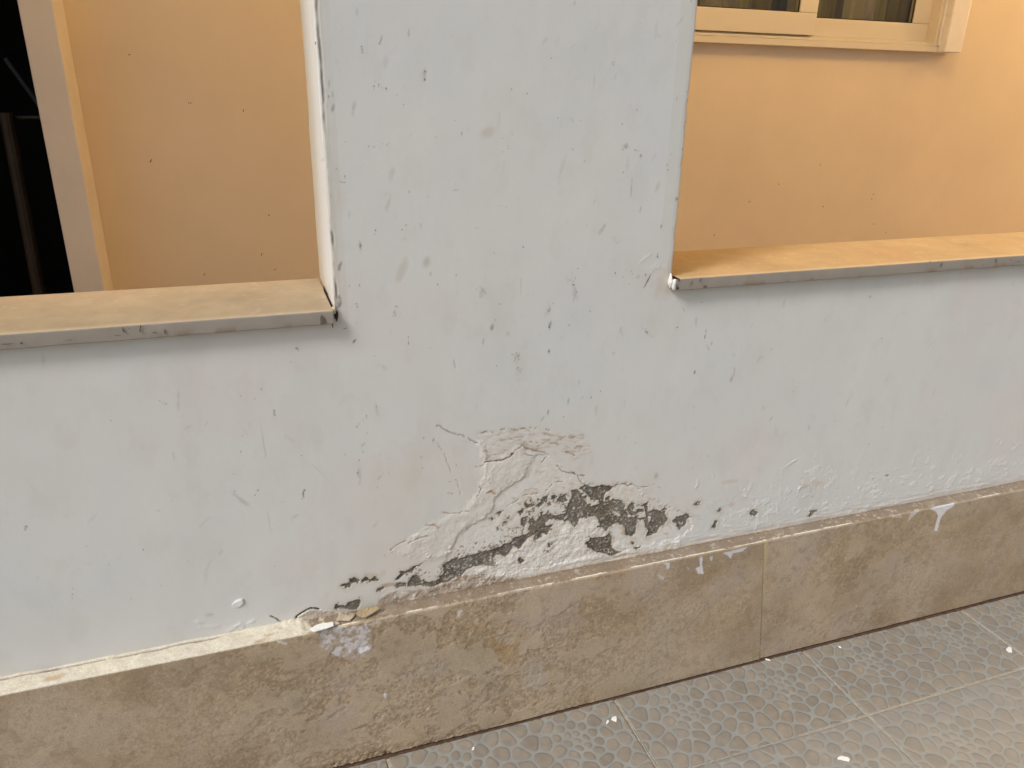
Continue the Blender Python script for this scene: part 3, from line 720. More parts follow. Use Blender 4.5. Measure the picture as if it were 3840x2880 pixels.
# the wall continues above and to both sides of what the camera sees
box('wall_core', (XL, 0.0, ZTOP), (XR, WD, 2.35), M_reveal, wall)
box('lintel', (-3.0, 0.0, 2.35), (5.0, WD, 2.75), M_reveal, wall)
box('wall_core', (-3.0, 0.0, 0.0), (XW0 - 0.001, WD, 0.88), M_reveal, wall)
box('wall_core', (XW1 + 0.001, 0.0, 0.0), (5.0, WD, 0.88), M_reveal, wall)

# sills
def sill(x0, x1, ztop, label, seed, tilt=0.0):
    fx = spaced([(x0, -0.5, 0.03), (-0.5, x1, 0.004)]) if x0 < 0 else spaced([(x0, 2.2, 0.004), (2.2, x1, 0.03)])
    # profile runs up the front face, round the arris, back over the top
    prof = [(-0.0155, -0.0205), (-0.0158, -0.016), (-0.0158, -0.010), (-0.0158, -0.005), (-0.0155, -0.002), (-0.0148, -0.0006), (-0.0135, 0.0), (0.0, 0.0)]
    prof += [(yy, 0.0) for yy in np.linspace(0.006, WD - 0.004, 50)] + [(WD, -0.002), (WD + 0.002, -0.006), (WD + 0.002, -0.022)]
    prof = [(0.004, -0.0215), (-0.0145, -0.0214), (-0.0157, -0.0208), (-0.0158, -0.0198), (-0.0158, -0.012), (-0.0158, -0.0022), (-0.0157, -0.0010), (-0.0150, -0.0002), (-0.0138, 0.0)] + [p for p in prof if p[0] > -0.001]
    prof = np.array(prof)
    FX, K = np.meshgrid(fx, np.arange(len(prof)))
    xx, kk = FX.ravel(), K.ravel()
    yy, zz = prof[kk, 0].copy(), prof[kk, 1] + ztop
    top = kk >= 8
    yy = yy - np.where((kk <= 8) & (kk > 0), 0.00028 * fbm(xx, kk * 0.01, 0.03, 4, seed), 0)
    zz = zz + np.where((kk > 5) & (kk < 9), -0.0006 * np.clip(fbm(xx, kk * 0.004, 0.02, 4, seed + 3), 0, 1), 0)
    zz = zz + np.where(kk <= 3, 0.0012 * fbm(xx, xx * 0, 0.05, 4, seed + 7), 0)
    c = np.tile(np.array([0.40, 0.31, 0.20]), (len(xx), 1))
    c = c * (1 + 0.10 * fbm(xx, yy, 0.03, 5, seed + 31, 0.65)[:, None])
    n1 = fbm(xx, yy, 0.09, 5, seed + 11, 0.62)[:, None]
    c = c * (1 + 0.16 * n1)
    rs = (sstep(0.15, 0.5, fbm(xx, yy, 0.16, 3, seed + 12)) * 0.35)[:, None]
    sp_ = sstep(0.45, 0.6, fbm(xx, yy, 0.012, 3, seed + 14))[:, None] * 0.35
    c = c * (1 - sp_) + np.array([0.52, 0.44, 0.33]) * sp_
    c = c * (1 - rs) + np.array([0.42, 0.28, 0.18]) * rs
    if x0 > 0: c = c * np.array([1.04, 0.94, 0.76])
    e = np.clip(1 - np.abs(yy + 0.013) / 0.010, 0, 1) * top
    c = c * (1 - 0.5 * e[:, None]) + np.array([0.60, 0.52, 0.40]) * 0.5 * e[:, None]
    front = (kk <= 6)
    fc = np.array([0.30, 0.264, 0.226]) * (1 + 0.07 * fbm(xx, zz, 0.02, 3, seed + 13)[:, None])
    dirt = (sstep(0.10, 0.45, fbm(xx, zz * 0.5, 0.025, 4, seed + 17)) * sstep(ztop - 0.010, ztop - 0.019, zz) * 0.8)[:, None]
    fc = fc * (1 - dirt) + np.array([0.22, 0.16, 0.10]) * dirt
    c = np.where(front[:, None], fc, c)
    return mesh_np('sill_slab', np.stack([xx, yy, zz], -1), grid_faces(len(fx), len(prof)), M_sillpaint, wall, np.clip(c, 0.02, 0.9))
sill(XW0, XL - 0.0045, ZL, '', 3)
sill(XR + 0.0075, XW1, ZR, '', 23)

# blob of white filler at the end of the right sill, and debris in the left sill's corner
def blob(name, c, r, mat, parent, seed, sub=3, amp=0.25):
    import bmesh
    bm = bmesh.new(); bmesh.ops.create_icosphere(bm, subdivisions=sub, radius=1)
    rs = np.random.RandomState(seed)
    co = np.array([v.co for v in bm.verts])
    n = 0
    for o in range(3):
        k = rs.normal(size=3) * (1.5 + 1.5 * o); ph = rs.uniform(0, 6)
        k2 = rs.normal(size=3) * (1.5 + 1.5 * o)
        n = n + np.sin(co @ k + ph) * np.cos(co @ k2) * amp / (o + 1)
    for v, d in zip(bm.verts, n):
        v.co = Vector([c[i] + v.co[i] * (1 + d) * r[i] for i in range(3)])
    me = bpy.data.meshes.new(name); bm.to_mesh(me); bm.free()
    return link(name, me, mat, parent, True)
q = at(2528, 1062, 'y', -0.012)
blob('filler', (q[0] + 0.002, -0.009, q[2] - 0.001), (0.0050, 0.0045, 0.0105), M_white, wall, 4)
blob('filler', (q[0] - 0.004, -0.005, q[2] + 0.002), (0.0028, 0.005, 0.0125), M_white, wall, 9)
q = at(1252, 1175, 'y', -0.004)
blob('filler', (q[0], -0.001, q[2] + 0.004), (0.0045, 0.006, 0.006), M_flake2, wall, 14)
blob('filler', (q[0] + 0.004, -0.0005, q[2] - 0.004), (0.003, 0.0025, 0.009), M_chip_d, wall, 17)
blob('filler', (q[0] - 0.004, -0.0115, q[2] - 0.011), (0.0009, 0.001, 0.010), M_chip_d, wall, 19)

# sharp little chips knocked out of the paint: thin irregular scabs of bare cement showing
class Scabs:
    def __init__(s): s.v, s.f = [], []
    def add(s, pts, y):
        b = len(s.v)
        cx, cz = pts.mean(0)
        s.v.append((cx, y - 0.0002, cz)); s.v += [(p[0], y, p[1]) for p in pts]
        n = len(pts)
        s.f += [(b, b + 1 + i, b + 1 + (i + 1) % n) for i in range(n)]
    def ell(s, cx, cz, la, wa, lean, rs, y, jag=0.35, n=9):
        t = math.radians(lean); out = []
        for i in range(n):
            a = -2 * math.pi * i / n
            r = 1 + rs.uniform(-jag, jag)
            u, v = la * r * math.cos(a), wa * r * math.sin(a)
            out.append((cx + u * math.sin(t) + v * math.cos(t), cz + u * math.cos(t) - v * math.sin(t)))
        s.add(np.array(out), y)
    def build(s, name, mat, parent):
        me = bpy.data.meshes.new(name); me.from_pydata(s.v, [], s.f); me.update()
        o = link(name, me, mat, parent); o['kind'] = 'stuff'; return o
def surf_h(px, pz):
    i = min(max(np.searchsorted(xs, px), 1), nx - 1); j = min(max(np.searchsorted(zs, pz), 1), nz - 1)
    blk = hgt.reshape(nz, nx)[max(0, j - 3):j + 3, max(0, i - 3):i + 3]
    return float(blk.max())
gs, ds = Scabs(), Scabs()
rs = np.random.RandomState(3)
def chips(view, lst, dst):
    for cx, cy, L, W, lean in lst:
        q = wall_pts([(cx, cy), (cx + 1, cy), (cx, cy - 1)], *view)
        kx, kz = abs(q[1][0] - q[0][0]), abs(q[2][1] - q[0][1])
        dst.ell(q[0][0], q[0][1], max(L * kz * 0.38, 0.0008), max(W * kx * 0.37, 0.0006), lean, rs, -surf_h(q[0][0], q[0][1]) - 0.0003)
chips(PIL, [(445, 222, 20, 7, 20), (352, 240, 6, 14, 0), (358, 272, 10, 12, 0), (145, 247, 8, 4, 0), (682, 370, 14, 20, 0), (680, 412, 20, 12, 25), (480, 458, 14, 10, 0), (443, 437, 5, 10, 0), (535, 493, 6, 5, 0), (571, 542, 8, 3, 0), (1130, 462, 11, 9, 0), (1213, 484, 8, 12, 0),
   (1655, 328, 14, 5, 0), (1663, 322, 4, 12, 0), (1660, 336, 4, 10, 0), (1706, 643, 12, 9, 0), (1773, 778, 18, 5, -50), (1800, 808, 28, 14, 10), (1723, 760, 10, 6, 0), (1936, 853, 20, 5, 0), (1940, 881, 6, 12, 0), (873, 690, 28, 4, 20), (740, 711, 8, 5, 0), (484, 751, 12, 4, 30),
   (265, 918, 14, 6, 10), (253, 945, 10, 4, 10), (424, 1192, 16, 8, 20), (420, 1212, 10, 6, 0), (583, 1166, 5, 10, 0), (563, 1190, 5, 14, 0), (347, 1270, 26, 12, 0), (236, 1386, 24, 12, 25), (1115, 769, 10, 4, 0), (1192, 1280, 10, 8, 0), (843, 1425, 14, 5, 20), (747, 1472, 22, 4, 0),
   (290, 1482, 6, 5, 0), (340, 1478, 16, 5, 0), (1800, 118, 3, 3, 0), (1890, 182, 3, 3, 0), (1983, 214, 9, 3, 0), (1491, 624, 5, 5, 0), (1085, 787, 4, 5, 0), (195, 1015, 12, 4, 0), (222, 873, 5, 5, 0), (697, 1018, 5, 4, 0), (600, 995, 16, 4, 0), (837, 955, 4, 4, 0), (160, 462, 8, 4, 0), (181, 500, 26, 5, 6),
   (2040, 475, 14, 8, 0), (2042, 520, 12, 5, 0), (2034, 632, 14, 5, 0), (2026, 706, 12, 5, 0), (2017, 772, 22, 8, 0), (1985, 1030, 32, 16, 20), (2062, 8, 18, 6, 0), (1887, 1315, 10, 8, 0), (1888, 1330, 12, 12, 0), (1905, 1172, 22, 8, 15), (1963, 1188, 5, 5, 0), (1522, 1170, 10, 5, 0), (1078, 1066, 5, 6, 0), (1103, 1073, 5, 6, 0),
   (115, 225, 28, 9, 0), (150, 830, 12, 5, 0), (1668, 1415, 18, 8, 0)], gs)
chips(MID, [(237, 150, 14, 10, 25), (1190, 36, 9, 8, 0), (843, 182, 10, 7, 20), (1068, 331, 9, 9, 0), (1045, 414, 5, 9, 0), (1028, 455, 22, 14, 0), (1334, 430, 20, 10, 10), (1326, 452, 14, 10, 0), (1325, 578, 10, 14, 0), (1320, 890, 26, 5, 10), (290, 237, 6, 5, 0), (340, 232, 14, 5, 0), (268, 458, 6, 28, -15),
   (318, 520, 24, 9, 15), (24, 565, 18, 7, 0), (597, 535, 18, 4, 8), (530, 343, 10, 10, 0), (326, 330, 12, 6, 15), (330, 345, 7, 10, 0), (709, 560, 5, 6, 0), (420, 600, 4, 4, 0), (1390, 506, 4, 4, 0), (1275, 490, 5, 5, 0), (1189, 398, 8, 4, 20), (1430, 440, 16, 6, 10), (1538, 368, 10, 8, 0), (1452, 233, 8, 16, -20), (1475, 147, 9, 8, 0),
   (1430, 50, 6, 5, 0), (2133, 500, 28, 8, 5), (1989, 453, 12, 9, 0), (2078, 684, 20, 10, 0), (1543, 815, 14, 6, 30), (1592, 782, 8, 7, 0), (725, 1036, 18, 8, 25), (675, 1027, 9, 5, 25), (330, 965, 16, 5, 0), (378, 910, 20, 5, 10), (431, 862, 10, 6, 0), (341, 1141, 12, 8, 0), (368, 1052, 5, 7, 0), (361, 1097, 14, 3, 0), (333, 1208, 18, 4, 15),
   (487, 1129, 6, 5, 0), (267, 1110, 10, 6, 30), (436, 1283, 10, 5, 20), (42, 1118, 7, 8, 0), (57, 1298, 14, 14, 0), (50, 1320, 10, 8, 0), (46, 1342, 8, 12, 0), (2005, 980, 5, 6, 0), (1773, 1050, 8, 5, 0), (1367, 1232, 8, 8, 0), (1170, 722, 5, 5, 0), (810, 1252, 6, 14, 0), (840, 1242, 4, 16, 25), (2098, 1366, 16, 18, 0), (1888, 85, 16, 8, 0)], gs)
chips(FULL, [(520, 855, 3, 4, 0), (592, 887, 6, 4, 0), (594, 897, 4, 4, 0), (520, 976, 8, 2.5, 5), (507, 1062, 6, 3, 30), (504, 1024, 3, 3, 0), (523, 942, 2, 2, 0), (593, 1223, 3, 3, 0), (655, 1064, 5, 4, 0), (656, 1073, 5, 4, 0), (56, 1137, 5, 5, 0), (54, 1145, 4, 5, 0), (156, 1272, 4, 3, 0), (157, 1284, 3, 4, 0), (156, 1293, 3, 3, 0),
   (370, 1082, 2, 2, 0), (235, 1220, 4, 2, 0), (640, 752, 8, 5, 0), (763, 738, 9, 4, 10), (882, 728, 7, 2.5, 0), (770, 698, 2, 2, 0), (1072, 790, 3, 3, 0), (1905, 731, 3, 3, 0), (2073, 852, 2, 3, 0), (1626, 1108, 7, 7, 0), (1880, 640, 6, 3, 0), (1500, 802, 5, 3, 20), (1645, 770, 4, 2.5, 0), (345, 865, 3, 3, 0), (360, 872, 3, 3, 0), (550, 862, 3, 3, 0)], gs)
# speckled scrapes: clusters of tiny chips
def cluster(view, cx, cy, L, W, lean, n):
    q = wall_pts([(cx, cy), (cx + 1, cy), (cx, cy - 1)], *view)
    kx, kz = abs(q[1][0] - q[0][0]), abs(q[2][1] - q[0][1])
    t = math.radians(lean)
    for i in range(int(n * 0.8)):
        u, v = rs.normal(0, L * kz * 0.24), rs.normal(0, W * kx * 0.24)
        px, pz = q[0][0] + u * math.sin(t) + v * math.cos(t), q[0][1] + u * math.cos(t) - v * math.sin(t)
        gs.ell(px, pz, rs.uniform(0.0005, 0.0014), rs.uniform(0.0004, 0.0007), rs.normal(10, 25), rs, -surf_h(px, pz) - 0.0003, n=6)
for a in [(1325, 360, 80, 30, 25, 26), (975, 270, 80, 40, 15, 20), (1160, 600, 60, 50, 0, 22), (1170, 670, 120, 30, 0, 18), (1460, 275, 110, 34, 0, 26), (1435, 210, 50, 60, 0, 18), (1830, 475, 100, 18, -52, 20), (1330, 440, 60, 24, 10, 12), (527, 380, 60, 40, 20, 12), (360, 1080, 90, 30, 0, 6),
          (1450, 180, 60, 30, -20, 8), (1730, 170, 60, 80, 0, 8), (370, 940, 160, 60, 20, 8)]:
    cluster(MID, *a)
for a in [(440, 450, 40, 90, 0, 8), (480, 750, 120, 160, 0, 8), (1110, 720, 100, 60, 0, 6), (1670, 1240, 90, 50, 10, 10), (1720, 760, 60, 60, 0, 8), (255, 930, 60, 30, 10, 5), (1440, 620, 60, 60, 0, 5)]:
    cluster(PIL, *a)
for i in range(90):
    px, pz = rr.uniform(-0.42, 1.8), rr.uniform(0.40, 1.36)
    if pz > 0.87 and not (XL + .01 < px < XR - .01): continue
    gs.ell(px, pz, rr.uniform(0.0007, 0.0022), rr.uniform(0.0005, 0.0010), rr.normal(14, 18), rr, -surf_h(px, pz) - 0.0003, n=7)
# the big dark notch by the left sill corner and the notch on the pillar's right edge
for pts in ([(985, 965), (1015, 960), (1030, 1010), (1050, 960), (1070, 935), (1085, 990), (1100, 1080), (1080, 1130), (1035, 1170), (1010, 1120), (995, 1060)],):
    p = wall_pts(pts, 1040, 900, 4.6075)
    gs.add(p, -surf_h(*p.mean(0)) - 0.0004)
gs.build('bare_chips', M_chip, wall)
for cx, cy, L, W, lean in [(120, 1070, 260, 16, 27)]:
    q = wall_pts([(150, 1065)], 2400, 860, 5.53)[0]
    ds.ell(q[0], q[1], 0.013, 0.0012, 27, rs, -surf_h(*q) - 0.0003, 0.3, 12)
sc_m = simple('brown_scrape', (0.26, 0.19, 0.12), 0.9, 0.3, 80)
ds.build('brown_scrape', sc_m, wall)
# marks on the front faces of the sills
ss = Scabs()
for cx, cy, L, W, lean in [(1600, 680, 120, 26, -15), (1820, 670, 130, 30, 12), (1890, 730, 20, 10, 0), (2140, 700, 70, 30, 0), (1675, 660, 20, 10, 0), (375, 698, 8, 14, 0), (2010, 712, 16, 80, 0), (1520, 750, 8, 120, 0), (880, 810, 10, 120, 0), (100, 860, 16, 190, 0), (280, 850, 40, 40, 0)]:
    q = [at(cx / 3.456, 1040 + cy / 3.456, 'y', -0.0158), at((cx + 1) / 3.456, 1040 + cy / 3.456, 'y', -0.0158)]
    k = abs(q[1][0] - q[0][0])
    ss.ell(q[0][0], q[0][2], L * k * 0.42, W * k * 0.42, lean, rs, -0.0173, 0.5, 12)
for cx, cy, L, W, lean in [(1240, 1040, 90, 22, 12), (1060, 1110, 110, 20, 30), (1350, 1185, 50, 90, 0), (1985, 1140, 16, 50, 0), (1020, 1175, 10, 60, 0)]:
    q = [at(2400 + cx / 5.53, 860 + cy / 5.53, 'y', -0.0158), at(2400 + (cx + 1) / 5.53, 860 + cy / 5.53, 'y', -0.0158)]
    k = abs(q[1][0] - q[0][0])
    ss.ell(q[0][0], q[0][2], L * k * 0.42, W * k * 0.42, lean, rs, -0.0173, 0.4, 12)
for cx, cy, L, W, lean in [(250, 670, 50, 16, 10), (480, 740, 110, 26, 35), (1620, 640, 60, 50, 10), (1340, 735, 26, 24, 0), (1925, 630, 40, 14, 20), (2090, 665, 16, 60, 0)]:
    q = [at(3440 + cx / 5.53, 860 + cy / 5.53, 'y', -0.0158), at(3440 + (cx + 1) / 5.53, 860 + cy / 5.53, 'y', -0.0158)]
    k = abs(q[1][0] - q[0][0])
    ss.ell(q[0][0], q[0][2], L * k * 0.42, W * k * 0.42, lean, rs, -0.0173, 0.4, 12)
q = at(1040 + 780 / 4.6075, 900 + 1370 / 4.6075, 'y', -0.0158)
ss.add(np.array([(q[0] - 0.0035, q[2] - 0.008), (q[0] - 0.003, q[2] + 0.004), (q[0] - 0.0005, q[2] + 0.008), (q[0] + 0.003, q[2] + 0.001), (q[0] + 0.0045, q[2] - 0.008)])[::-1], -0.0173)
ss.build('sill_stains', simple('sill_stain', (0.13, 0.11, 0.09), 0.9, 0.3, 120), wall)

# ================================================================== stone skirting
def skirting(x0, x1, slant0, slant1, seed, label):
    fx = spaced([(x0, 2.2, 0.0022), (2.2, x1, 0.03)]) if x0 > 0 else spaced([(x0, -0.55, 0.02), (-0.55, x1, 0.0020)])
    nf, ntp = 150, 16
    t = []
    zz = list(np.linspace(0.003, HS - 0.0035, nf)) + [HS - 0.0018, HS - 0.0006]
    prof = [(-TH, a) for a in zz[:-2]] + [(-TH + 0.0004, zz[-2]), (-TH + 0.0016, zz[-1])]
    prof += [(a, HS) for a in np.linspace(-TH + 0.0035, 0.004, ntp)]
    prof = np.array(prof)
    FX, K = np.meshgrid(fx, np.arange(len(prof)))
    xx, kk = FX.ravel().copy(), K.ravel()
    yy, zz = prof[kk, 0].copy(), prof[kk, 1].copy()
    # slanting ends
    tt = np.where(xx > 0.5 * (x0 + x1), 1 - (x1 - xx) / 1.6, (xx - x0) / 1.6)
    f = 1 - zz / HS
    xx = xx + np.where(tt > 0.9, (tt - 0.9) * 10, 0) * slant1 * f + np.where(tt < 0.1, (0.1 - tt) * 10, 0) * slant0 * f
    top = kk >= nf + 2
    # stone colour: clouded tan with smooth pale islands and pitted brown hollows
    wx = xx + 0.02 * fbm(xx, zz, 0.06, 3, seed + 1); wz = zz + 0.02 * fbm(xx, zz, 0.06, 3, seed + 2)
    cloud = fbm(wx, wz, 0.11, 5, seed + 3, 0.6)
    isl = fbm(wx * 0.8, wz * 1.1, 0.075, 5, seed + 4, 0.62)
    reg = np.exp(-((xx - 0.28) / 0.38) ** 2) * 1.0 + 0.35 * np.exp(-((xx - 1.25) / 0.25) ** 2) + 0.12
    reg = np.clip(reg + 0.10, 0, 1)
    island = sstep(0.02, 0.07, isl)
    pit = fbm(xx, zz, 0.011, 4, seed + 5, 0.65)
    pitf = fbm(xx, zz, 0.0045, 3, seed + 6, 0.65)
    c = np.tile(np.array([0.335, 0.255, 0.165]), (len(xx), 1))
    def tn(m, cc, c): m = np.clip(m, 0, 1)[:, None]; return c * (1 - m) + np.array(cc) * m
    c = tn(sstep(-0.1, 0.5, cloud) * 0.75, (0.41, 0.335, 0.245), c)
    c = tn(sstep(0.02, 0.45, -cloud) * 0.8, (0.255, 0.180, 0.105), c)
    c = tn(sstep(0.15, 0.5, fbm(wx, wz, 0.16, 3, seed + 7)) * 0.45, (0.355, 0.290, 0.240), c)
    c = tn(island * reg * 0.60, (0.41, 0.335, 0.235), c)
    c = tn((1 - island) * reg * sstep(-0.1, 0.4, pit) * 0.5, (0.23, 0.155, 0.085), c)
    c = tn((1 - island) * reg * sstep(0.12, 0.4, pitf) * 0.6, (0.46, 0.37, 0.25), c)
    c = tn((1 - island) * reg * sstep(0.12, 0.4, -pitf) * 0.6, (0.17, 0.115, 0.065), c)
    och = np.exp(-((xx - 0.36) / 0.10) ** 2 - ((zz - 0.20) / 0.07) ** 2)
    c = tn(och * sstep(0.1, 0.4, fbm(wx, wz, 0.03, 4, seed + 8)) * 0.8, (0.30, 0.175, 0.06), c)
    rim = sstep(0.035, 0.0, np.abs(isl - 0.045)) * reg
    c = tn(rim * 0.45 * sstep(-0.3, 0.2, pit), (0.19, 0.13, 0.075), c)
    ve = sstep(0.03, 0.0, np.abs(fbm(wx, wz, 0.06, 4, seed + 9, 0.6))) * sstep(0.1, 0.4, fbm(xx, zz, 0.09, 2, seed + 10))
    c = tn(ve * 0.35, (0.20, 0.14, 0.085), c)
    mid = fbm(wx, wz, 0.022, 5, seed + 31, 0.7)
    c = c * (1 + 0.09 * mid[:, None] + 0.07 * pitf[:, None])
    c = tn(sstep(0.30, 0.48, fbm(xx, zz, 0.013, 4, seed + 32, 0.7)) * 0.35, (0.20, 0.145, 0.085), c)
    c = tn(sstep(0.36, 0.5, fbm(xx, zz, 0.010, 4, seed + 33, 0.7)) * 0.35, (0.47, 0.39, 0.28), c)
    c = tn(sstep(0.2, 0.6, fbm(wx, wz, 0.09, 4, seed + 34)) * 0.4, (0.36, 0.29, 0.255), c)
    spots = sstep(0.50, 0.58, fbm(xx, zz, 0.018, 2, seed + 30))
    c = tn(spots * 0.4, (0.21, 0.165, 0.115), c)
    # splashes and smears of white paint
    def pt(px, py):
        q = at(px, py, 'y', -TH); return q[0], q[2]
    def smear(poly, st, seed2, brk=0.0, cc=(0.62, 0.62, 0.63)):
        nonlocal c
        q = np.array([pt(*a) for a in poly])
        d = sdf(xx, zz, q, 0.02, 0.02) + 0.0022 * fbm(xx, zz, 0.008, 3, seed2) * (1 if brk else 0.35)
        m = sstep(0.0006, -0.0008, d) * (~top)
        if brk: m = m * sstep(brk - 0.12, brk + 0.12, fbm(xx, zz, 0.010, 4, seed2 + 1, 0.6))
        c = tn(m * st, cc, c)
    R5 = lambda a, b: (3200 + a / 2.766, 1740 + b / 2.766)
    smear([R5(800, 470), R5(900, 440), R5(1000, 415), R5(1065, 405), R5(1040, 450), R5(975, 485), R5(930, 545), R5(905, 590), R5(880, 700), R5(845, 700), R5(865, 610), R5(885, 540), R5(860, 495)], 0.85, 1)
    smear([R5(600, 510), R5(690, 490), R5(650, 530), R5(610, 560), R5(560, 620), R5(590, 550)], 0.5, 2)
    smear([R5(410, 545), R5(500, 530), R5(510, 560), R5(440, 565)], 0.35, 3)
    RA = lambda a, b: (2100 + a / 3.687, 1760 + b / 3.687)
    smear([RA(1420, 1300), RA(1520, 1285), RA(1520, 1350), RA(1490, 1390), RA(1465, 1370), RA(1480, 1330)], 0.75, 4)
    smear([RA(1930, 1215), RA(1970, 1200), RA(1970, 1330), RA(1990, 1450), RA(1910, 1440), RA(1870, 1370), RA(1935, 1340)], 0.85, 5)
    smear([RA(1740, 1350), RA(1800, 1375), RA(1780, 1385)], 0.6, 6); smear([RA(2030, 1320), RA(2090, 1345), RA(2060, 1345)], 0.6, 7)
    smear([RA(2060, 1210), RA(2110, 1200), RA(2110, 1270), RA(2080, 1260)], 0.5, 8); smear([RA(1820, 1300), RA(1850, 1310), RA(1840, 1325)], 0.5, 9)
    smear([RA(1340, 1450), RA(1440, 1480), RA(1440, 1540), RA(1390, 1530)], 0.35, 10)
    RG = lambda a, b: (2600 + a / 1.784, 1700 + b / 1.784)
    smear([RG(190, 665), RG(370, 625), RG(330, 655), RG(265, 670), RG(250, 705), RG(225, 680)], 0.75, 11)
    RE = lambda a, b: (1100 + a / 3.687, 2200 + b / 3.687)
    smear([RE(380, 600), RE(620, 560), RE(1000, 520), RE(1090, 640), RE(1080, 860), RE(1000, 940), RE(900, 1010), RE(780, 1000), RE(600, 960), RE(480, 900), RE(350, 820)], 0.85, 12, 0.02)
    smear([RE(380, 600), RE(620, 560), RE(1000, 520), RE(1090, 640), RE(1080, 860), RE(1000, 940), RE(900, 1010), RE(780, 1000), RE(600, 960), RE(480, 900), RE(350, 820)], 0.45, 13, 0, (0.38, 0.33, 0.30))
    smear([RE(885, 900), RE(900, 850), RE(1000, 820), RE(1060, 800), RE(1010, 880), RE(930, 930)], 0.9, 14)
    smear([RE(960, 530), RE(1200, 470), RE(1240, 500), RE(1100, 540)], 0.4, 15)
    smear([RE(1250, 460), RE(1750, 350), RE(1700, 390), RE(1300, 490)], 0.3, 16, 0.0, (0.50, 0.48, 0.46))
    smear([(1040, 2400), (1080, 2412), (1075, 2418), (1035, 2406)], 0.6, 17)
    smear([(1440, 2598), (1452, 2604), (1446, 2620), (1438, 2612)], 0.9, 18); smear([(1600, 2652), (1610, 2658), (1602, 2662)], 0.9, 19)
    smear([(1715, 2290), (1735, 2285), (1728, 2310), (1712, 2320)], 0.5, 20)
    smear([(1960, 2500), (2010, 2460), (2050, 2540), (2040, 2600), (1990, 2580)], 0.5, 22, 0, (0.37, 0.33, 0.285))
    for a, b in (((3215, 2270), (3190, 2330)),):
        q = np.array([pt(*a), pt(*b)])
        c = tn(sstep(0.0008, 0.0003, line_d(xx, zz, q, 0.01)) * 0.7 * (~top), (0.55, 0.5, 0.43), c)
    # broken cream bead of old sealant along the front arris
    g = fbm(xx, zz * 0, 0.05, 4, seed + 40)
    bw = 0.0014 + 0.0016 * fbm(xx, xx * 0, 0.02, 3, seed + 41)
    bead = sstep(bw, bw * 0.4, np.abs(yy + TH - 0.003 - 0.001 * fbm(xx, xx * 0, 0.03, 3, seed + 44)) + np.abs(zz - HS) * 1.0) * sstep(-0.12, 0.25, g + 0.3 * np.exp(-((xx - 0.95) / 0.25) ** 2) + 0.35 * fbm(xx, yy, 0.012, 3, seed + 46))  * sstep(0.02, 0.06, xx)
    # ledge: dusty brown mortar, darkened at the wall as a painted shadow line
    led = np.array([0.205, 0.158, 0.112])
    lt = top.astype(float)
    c = tn(lt * 0.9, led, c)
    c = tn(lt * sstep(0.0, 0.5, fbm(xx, yy, 0.03, 4, seed + 42)) * 0.6, (0.29, 0.235, 0.18), c)
    c = tn(lt * sstep(0.35, 0.5, fbm(xx, yy, 0.008, 3, seed + 43)) * 0.7, (0.42, 0.36, 0.28), c)
    c = tn(lt * sstep(-0.012, -0.002, yy + 0.004 * fbm(xx, yy, 0.02, 3, seed + 45)) * 0.6, (0.17, 0.125, 0.085), c)
    c = tn(bead * 0.95, (0.74, 0.68, 0.54), c)
    h = 0.0006 * fbm(xx, zz + yy, 0.05, 3, seed + 50)
    h = h + reg * (~top) * (island * 0.0005 - (1 - island) * 0.0007 * np.abs(pit) + (1 - island) * 0.0006 * pitf + 0.0002 * pit)
    rub = np.exp(-((xx - 0.05) / 0.07) ** 2) * lt
    h = h + lt * 0.0009 * fbm(xx, yy, 0.009, 3, seed + 51) + rub * 0.006 * np.clip(fbm(xx, yy, 0.014, 4, seed + 53, 0.6) + 0.25 + yy * 12, 0, 1)
    c = tn(rub * sstep(0.0, 0.5, fbm(xx, yy, 0.012, 4, seed + 54)), (0.58, 0.50, 0.38), c)
    # worn, crumbled lower edge toward the left
    crum = sstep(0.028, 0.0, zz - 0.006 * fbm(xx, zz, 0.02, 3, seed + 52)) * sstep(0.45, 0.20, xx) * (~top)
    h = h - crum * (0.002 + 0.003 * np.abs(pit)) + crum * 0.0015 * pitf
    c = tn(crum * 0.4, (0.40, 0.30, 0.18), c)
    # cream filler covering the ledge at the left end
    lim = at(1165, 2360, 'z', HS)[0]
    cream = sstep(lim + 0.004, lim - 0.012, xx + 0.012 * fbm(xx, yy, 0.02, 3, seed + 60)) * (kk >= nf)
    c = tn(cream, (0.54, 0.495, 0.39), c)
    st = fbm(xx * 0.25, yy * 1.0, 0.016, 4, seed + 61)
    c = tn(cream * sstep(0.1, 0.5, st) * sstep(-0.008, -0.022, yy) * 0.85, (0.38, 0.29, 0.18), c)
    c = tn(cream * sstep(0.25, 0.5, fbm(xx * 0.3, yy, 0.010, 4, seed + 62)) * 0.4, (0.45, 0.38, 0.28), c)
    slope = cream * (0.0055 * (yy + TH) / TH)
    h_top = cream * (0.0022 * fbm(xx * 0.4, yy, 0.012, 3, seed + 63)) + slope
    # dark split between filler and wall
    ya = -0.0055 + 0.0016 * fbm(xx, xx * 0, 0.03, 4, seed + 64)
    wsp = 0.0011 + 0.0016 * sstep(0.15, 0.45, fbm(xx, xx * 0 + 0.7, 0.07, 3, seed + 65))
    lim2 = at(905, 2372, 'z', HS)[0]
    split = sstep(wsp, wsp * 0.5, np.abs(yy - ya)) * cream * sstep(lim2 + 0.004, lim2 - 0.004, xx)
    c = tn(split, (0.10, 0.065, 0.05), c)
    h_top = h_top - split * 0.004
    nrm_top = top.astype(float)
    yy = yy - h * (1 - nrm_top)
    zz = zz + (h * nrm_top * 0.8 + h_top * nrm_top)
